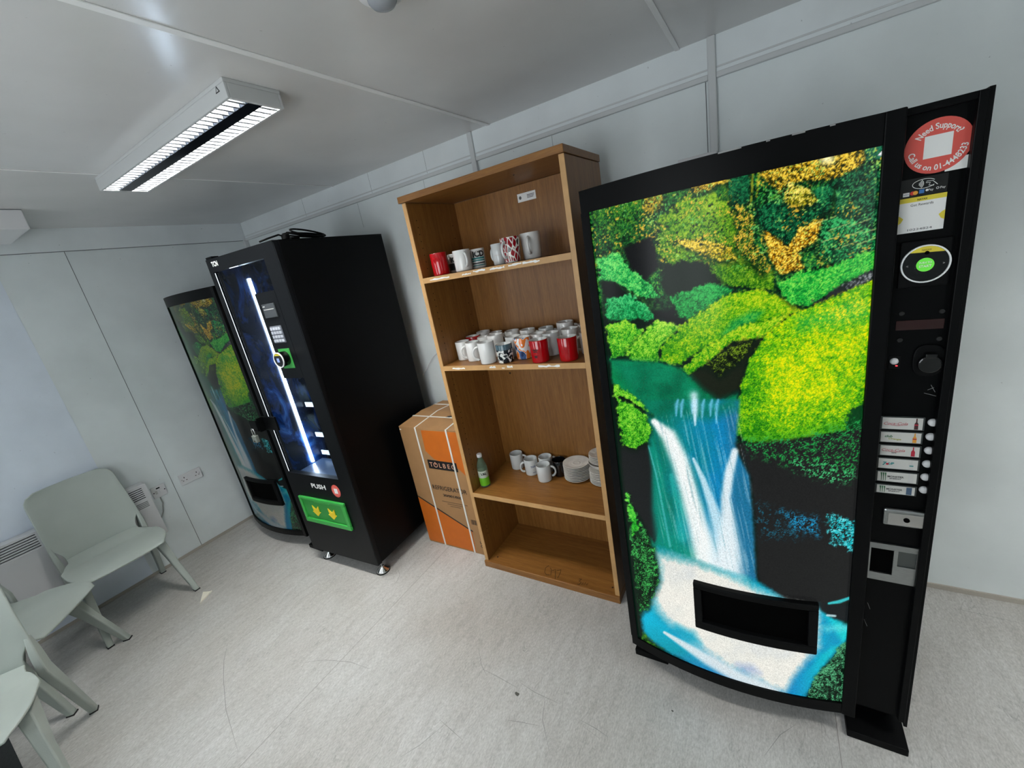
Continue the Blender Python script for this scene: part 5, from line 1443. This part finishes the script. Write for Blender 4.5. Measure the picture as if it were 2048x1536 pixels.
# ================================================================== CHAIRS
CH = mat('sage_grey_plastic', (168, 176, 170), 0.5, bump=0.15, bscale=350, noise=0.04, nscale=6)
RUB = mat('dark_foot_rubber', (34, 34, 34), 0.8)
def chair_parts():
    """one-piece plastic chair facing -Y; origin on the floor under the seat"""
    th = 0.009
    def shell(name, rows, NX=18):
        """rows: (y, z, half width, side lift dy, dz)"""
        v, f = [], []
        for (y, z, w, sy, sz) in rows:
            for k in range(NX + 1):
                u = k / NX * 2 - 1
                v.append((u * w, y + sy * u * u, z + sz * abs(u) ** 2.5))
        for i in range(len(rows) - 1):
            for k in range(NX):
                a = i * (NX + 1) + k
                f.append((a, a + 1, a + NX + 2, a + NX + 1))
        me = MB().add(v, f).mesh(name, [CH], smooth=60)
        return me
    back = []
    N = 22
    for i in range(N + 1):
        s = i / N                                   # 0 = top edge, 1 = junction with the seat
        z = 0.905 - 0.435 * s
        y = 0.235 - 0.115 * s ** 1.2 - 0.020 * math.sin(s * math.pi)
        w = 0.205 + 0.016 * min(1, s * 1.3)
        if s < 0.16: w = w - 0.060 + 0.060 * math.sqrt(max(0, 1 - (1 - s / 0.16) ** 2))
        if s > 0.78: w = w - 0.045 * min(1, ((s - 0.78) / 0.16)) ** 0.8
        back.append((y, z, w, -0.028 * (1 - .3 * s), 0.0))
    y, z, w = back[-1][0], back[-1][1], back[-1][2]
    seat = []
    N2 = 24
    for i in range(N2 + 1):
        s = i / N2                                  # 0 = junction, 1 = front lip
        yy = y - 0.030 * s ** .6 - 0.375 * s
        zz_ = z - 0.040 * min(1, s * 4) ** .7 + 0.012 * math.sin(min(1, s) * math.pi) * .4 - 0.014 * max(0, (s - .75) / .25) ** 2
        ww = w + (0.238 - w) * min(1, max(0, (s - .08) / .30)) ** .6
        if s > 0.55: ww = ww * math.sqrt(max(0.0, 1 - ((s - 0.55) / 0.62) ** 2.6))
        seat.append((yy, zz_, ww, -0.028 * (.7 - .7 * min(1, s * 2)), 0.012 * min(1, s * 3)))
    seat[-1] = (seat[-1][0], seat[-1][1], max(seat[-1][2], .05), 0, .005)
    mb_, ms_ = shell('backrest', back), shell('seat', seat)
    def leg(top, bot, mid=None, w0=(.034, .050), w1=(.016, .018)):
        """tapered four-sided leg through 3 stations"""
        st = [(Vector(top), w0), (Vector(mid) if mid else (Vector(top) + Vector(bot)) / 2, ((w0[0] + w1[0]) / 2 * .92, (w0[1] + w1[1]) / 2 * .85)), (Vector(bot), w1)]
        v, f = [], []
        for p, (a, c) in st:
            v += [(p.x - a, p.y - c, p.z), (p.x + a, p.y - c, p.z), (p.x + a, p.y + c, p.z), (p.x - a, p.y + c, p.z)]
        for i in range(2):
            f += [(i * 4 + k, i * 4 + (k + 1) % 4, i * 4 + 4 + (k + 1) % 4, i * 4 + 4 + k) for k in range(4)]
        f += [(3, 2, 1, 0), (8, 9, 10, 11)]
        return MB().add(v, f)
    legs = []
    for s in (-1, 1):
        # front leg: rises to the wing of the seat
        m_ = leg((s * .190, -.095, .408), (s * .228, -.258, .004), (s * .205, -.172, .23), (.024, .052), (.0150, .0160))
        legs.append(('leg', m_.mesh('leg', [CH], smooth=30), (s * .228, -.258)))
        # rear leg: continues up the side of the backrest
        st = [((s * .211, .128, .575), (.009, .014)), ((s * .210, .122, .500), (.013, .032)), ((s * .206, .124, .400), (.016, .036)), ((s * .211, .190, .20), (.016, .025)), ((s * .215, .258, .004), (.0150, .0165))]
        v, f = [], []
        for p, (a, c) in st:
            v += [(p[0] - a, p[1] - c, p[2]), (p[0] + a, p[1] - c, p[2]), (p[0] + a, p[1] + c, p[2]), (p[0] - a, p[1] + c, p[2])]
        for i in range(len(st) - 1):
            f += [(i * 4 + k, i * 4 + (k + 1) % 4, i * 4 + 4 + (k + 1) % 4, i * 4 + 4 + k) for k in range(4)]
        f += [(3, 2, 1, 0), tuple(range(4 * len(st) - 4, 4 * len(st)))]
        legs.append(('leg', MB().add(v, f).mesh('leg', [CH], smooth=30), (s * .215, .258)))
    rails = []
    for s in (-1, 1):
        v = [(s * .160, -.10, .415), (s * .178, -.10, .415), (s * .178, .12, .415), (s * .160, .12, .415), (s * .164, -.09, .385), (s * .176, -.09, .385), (s * .176, .12, .370), (s * .164, .12, .370)]
        rails.append(MB().add(v, [(0, 1, 2, 3), (4, 7, 6, 5), (0, 4, 5, 1), (1, 5, 6, 2), (2, 6, 7, 3), (3, 7, 4, 0)]).mesh('side_rail', [CH]))
    return mb_, ms_, legs, rails
CHAIR = chair_parts()
FOOT = MB().box(-.0158, .0158, -.0168, .0168, 0.0, .006).mesh('foot_pad', [RUB])
def chair(label, x, y, rz):
    t = thing('chair', label, 'chair', (x, y, 0), math.radians(rz), 'sage plastic chairs')
    mb_, ms_, legs, rails = CHAIR
    for nm, me in (('backrest', mb_), ('seat', ms_)):
        o = bpy.data.objects.new(nm, me); COL.objects.link(o); o.parent = t
        so = o.modifiers.new('thickness', 'SOLIDIFY'); so.thickness = 0.010; so.offset = 0.0
        bv = o.modifiers.new('round', 'BEVEL'); bv.width = 0.003; bv.segments = 2; bv.limit_method = 'ANGLE'; bv.angle_limit = math.radians(50)
    for nm, me, (fx, fy) in legs:
        o = bpy.data.objects.new(nm, me); COL.objects.link(o); o.parent = t
        bv = o.modifiers.new('round', 'BEVEL'); bv.width = 0.006; bv.segments = 3; bv.limit_method = 'ANGLE'; bv.angle_limit = math.radians(35)
        q = bpy.data.objects.new('foot_pad', FOOT); COL.objects.link(q); q.parent = o; q.location = (fx, fy, 0)
    for me in rails:
        o = bpy.data.objects.new('side_rail', me); COL.objects.link(o); o.parent = t
    return t
chair('sage-grey plastic chair against the left wall in front of the heater, facing the room', 0.283, -1.638, 90)
chair('sage-grey plastic chair half hidden in the middle of the three chairs', 0.565, -2.140, 136)
chair('sage-grey plastic chair nearest the camera, cut off by the left picture edge', 1.172, -2.344, 70)

# ================================================================== SMALL THINGS ON THE FLOOR
p = [hit(px, py, 2, 0.002) for px, py in ((424, 1182), (406, 1184), (403, 1195), (400, 1208))]
c = sum(p) / 4
t = thing('paper_scrap', 'folded white scrap of paper on the floor by the chair leg', 'paper', (c[0], c[1], 0))
q = [(v - c) for v in p]
MB().prism([(v[0], v[1]) for v in q], 0.0002, 0.003, 'xy').build('paper_sheet', mat('receipt_paper', (240, 236, 220), 0.7), t)
MB().prism([(q[0][0], q[0][1]), (q[3][0], q[3][1]), ((q[0][0] + q[2][0]) / 2 + .01, (q[0][1] + q[2][1]) / 2 - .004)], 0.003, 0.009, 'xy').build('folded_flap', mat('receipt_paper', (240, 236, 220), 0.7), t)
tag(MB().box(-0.5, 1.1, -0.32, 0.0, 0.0, 0.003).build('door_mat', mat('charcoal_mat', (44, 48, 50), 0.95, noise=0.2, nscale=200), bev=0.0012), 'flat charcoal door mat on the floor in the bottom left corner', 'mat').location = (1.15, -2.302, 0)
for i, (px, py, s, lab) in enumerate(((1034, 1388, .010, 'small dark chewing-gum blot on the open floor'), (1345, 1422, .004, 'tiny black speck on the floor in front of the waterfall machine'))):
    w = hit(px, py, 2, 0)
    pts = [(s * (1 + .3 * math.sin(k * 2.3)) * math.cos(k * .785), s * .8 * (1 + .3 * math.cos(k * 1.7)) * math.sin(k * .785)) for k in range(8)]
    tag(MB().prism(pts, 0.0, 0.0012, 'xy').build('floor_blot', mat('gum_grey', (84, 84, 78), .8)), lab, 'stain').location = (w[0], w[1], 0)

# scuff marks rubbed into the vinyl
SCUFF = mat('rubber_scuff', (146, 144, 142), 0.7)
for P in (((455, 1288), (448, 1320), (447, 1360), (452, 1420), (475, 1500)), ((965, 1338), (1000, 1356), (1035, 1376)), ((957, 1296), (963, 1330), (974, 1352)), ((600, 1326), (650, 1320), (700, 1324), (740, 1338)),
          ((772, 1172), (792, 1166), (800, 1150), (795, 1138)), ((766, 1160), (786, 1158), (794, 1144)), ((1040, 1365), (1070, 1385), (1120, 1408)), ((1160, 1440), (1190, 1456), (1216, 1474)), ((1165, 1452), (1200, 1478)),
          ((1350, 1322), (1362, 1345), (1372, 1364)), ((880, 1440), (905, 1462), (925, 1480)), ((1090, 1395), (1085, 1440), (1098, 1500)), ((1010, 1440), (1040, 1444), (1080, 1452)), ((800, 1515), (840, 1490), (900, 1440)),
          ((1905, 1216), (1960, 1228), (2040, 1246)), ((1530, 1510), (1560, 1470), (1590, 1450))):
    V = [hit(px, py, 2, 0.0) for px, py in P]
    L_, R_ = [], []
    for i, p in enumerate(V):
        t_ = V[min(i + 1, len(V) - 1)] - V[max(i - 1, 0)]
        n_ = np.array([-t_[1], t_[0]]) / (np.hypot(t_[0], t_[1]) + 1e-9) * (0.0012 if 0 < i < len(V) - 1 else 0.0004)
        L_.append((p[0] + n_[0], p[1] + n_[1])); R_.append((p[0] - n_[0], p[1] - n_[1]))
    mb = MB()
    k = len(L_)
    mb.add([(x, y, 0.0003) for x, y in L_ + R_], [(i, i + 1, k + i + 1, k + i) for i in range(k - 1)])
    mb.build('scuff_mark', SCUFF, bpy.data.objects['floor'])
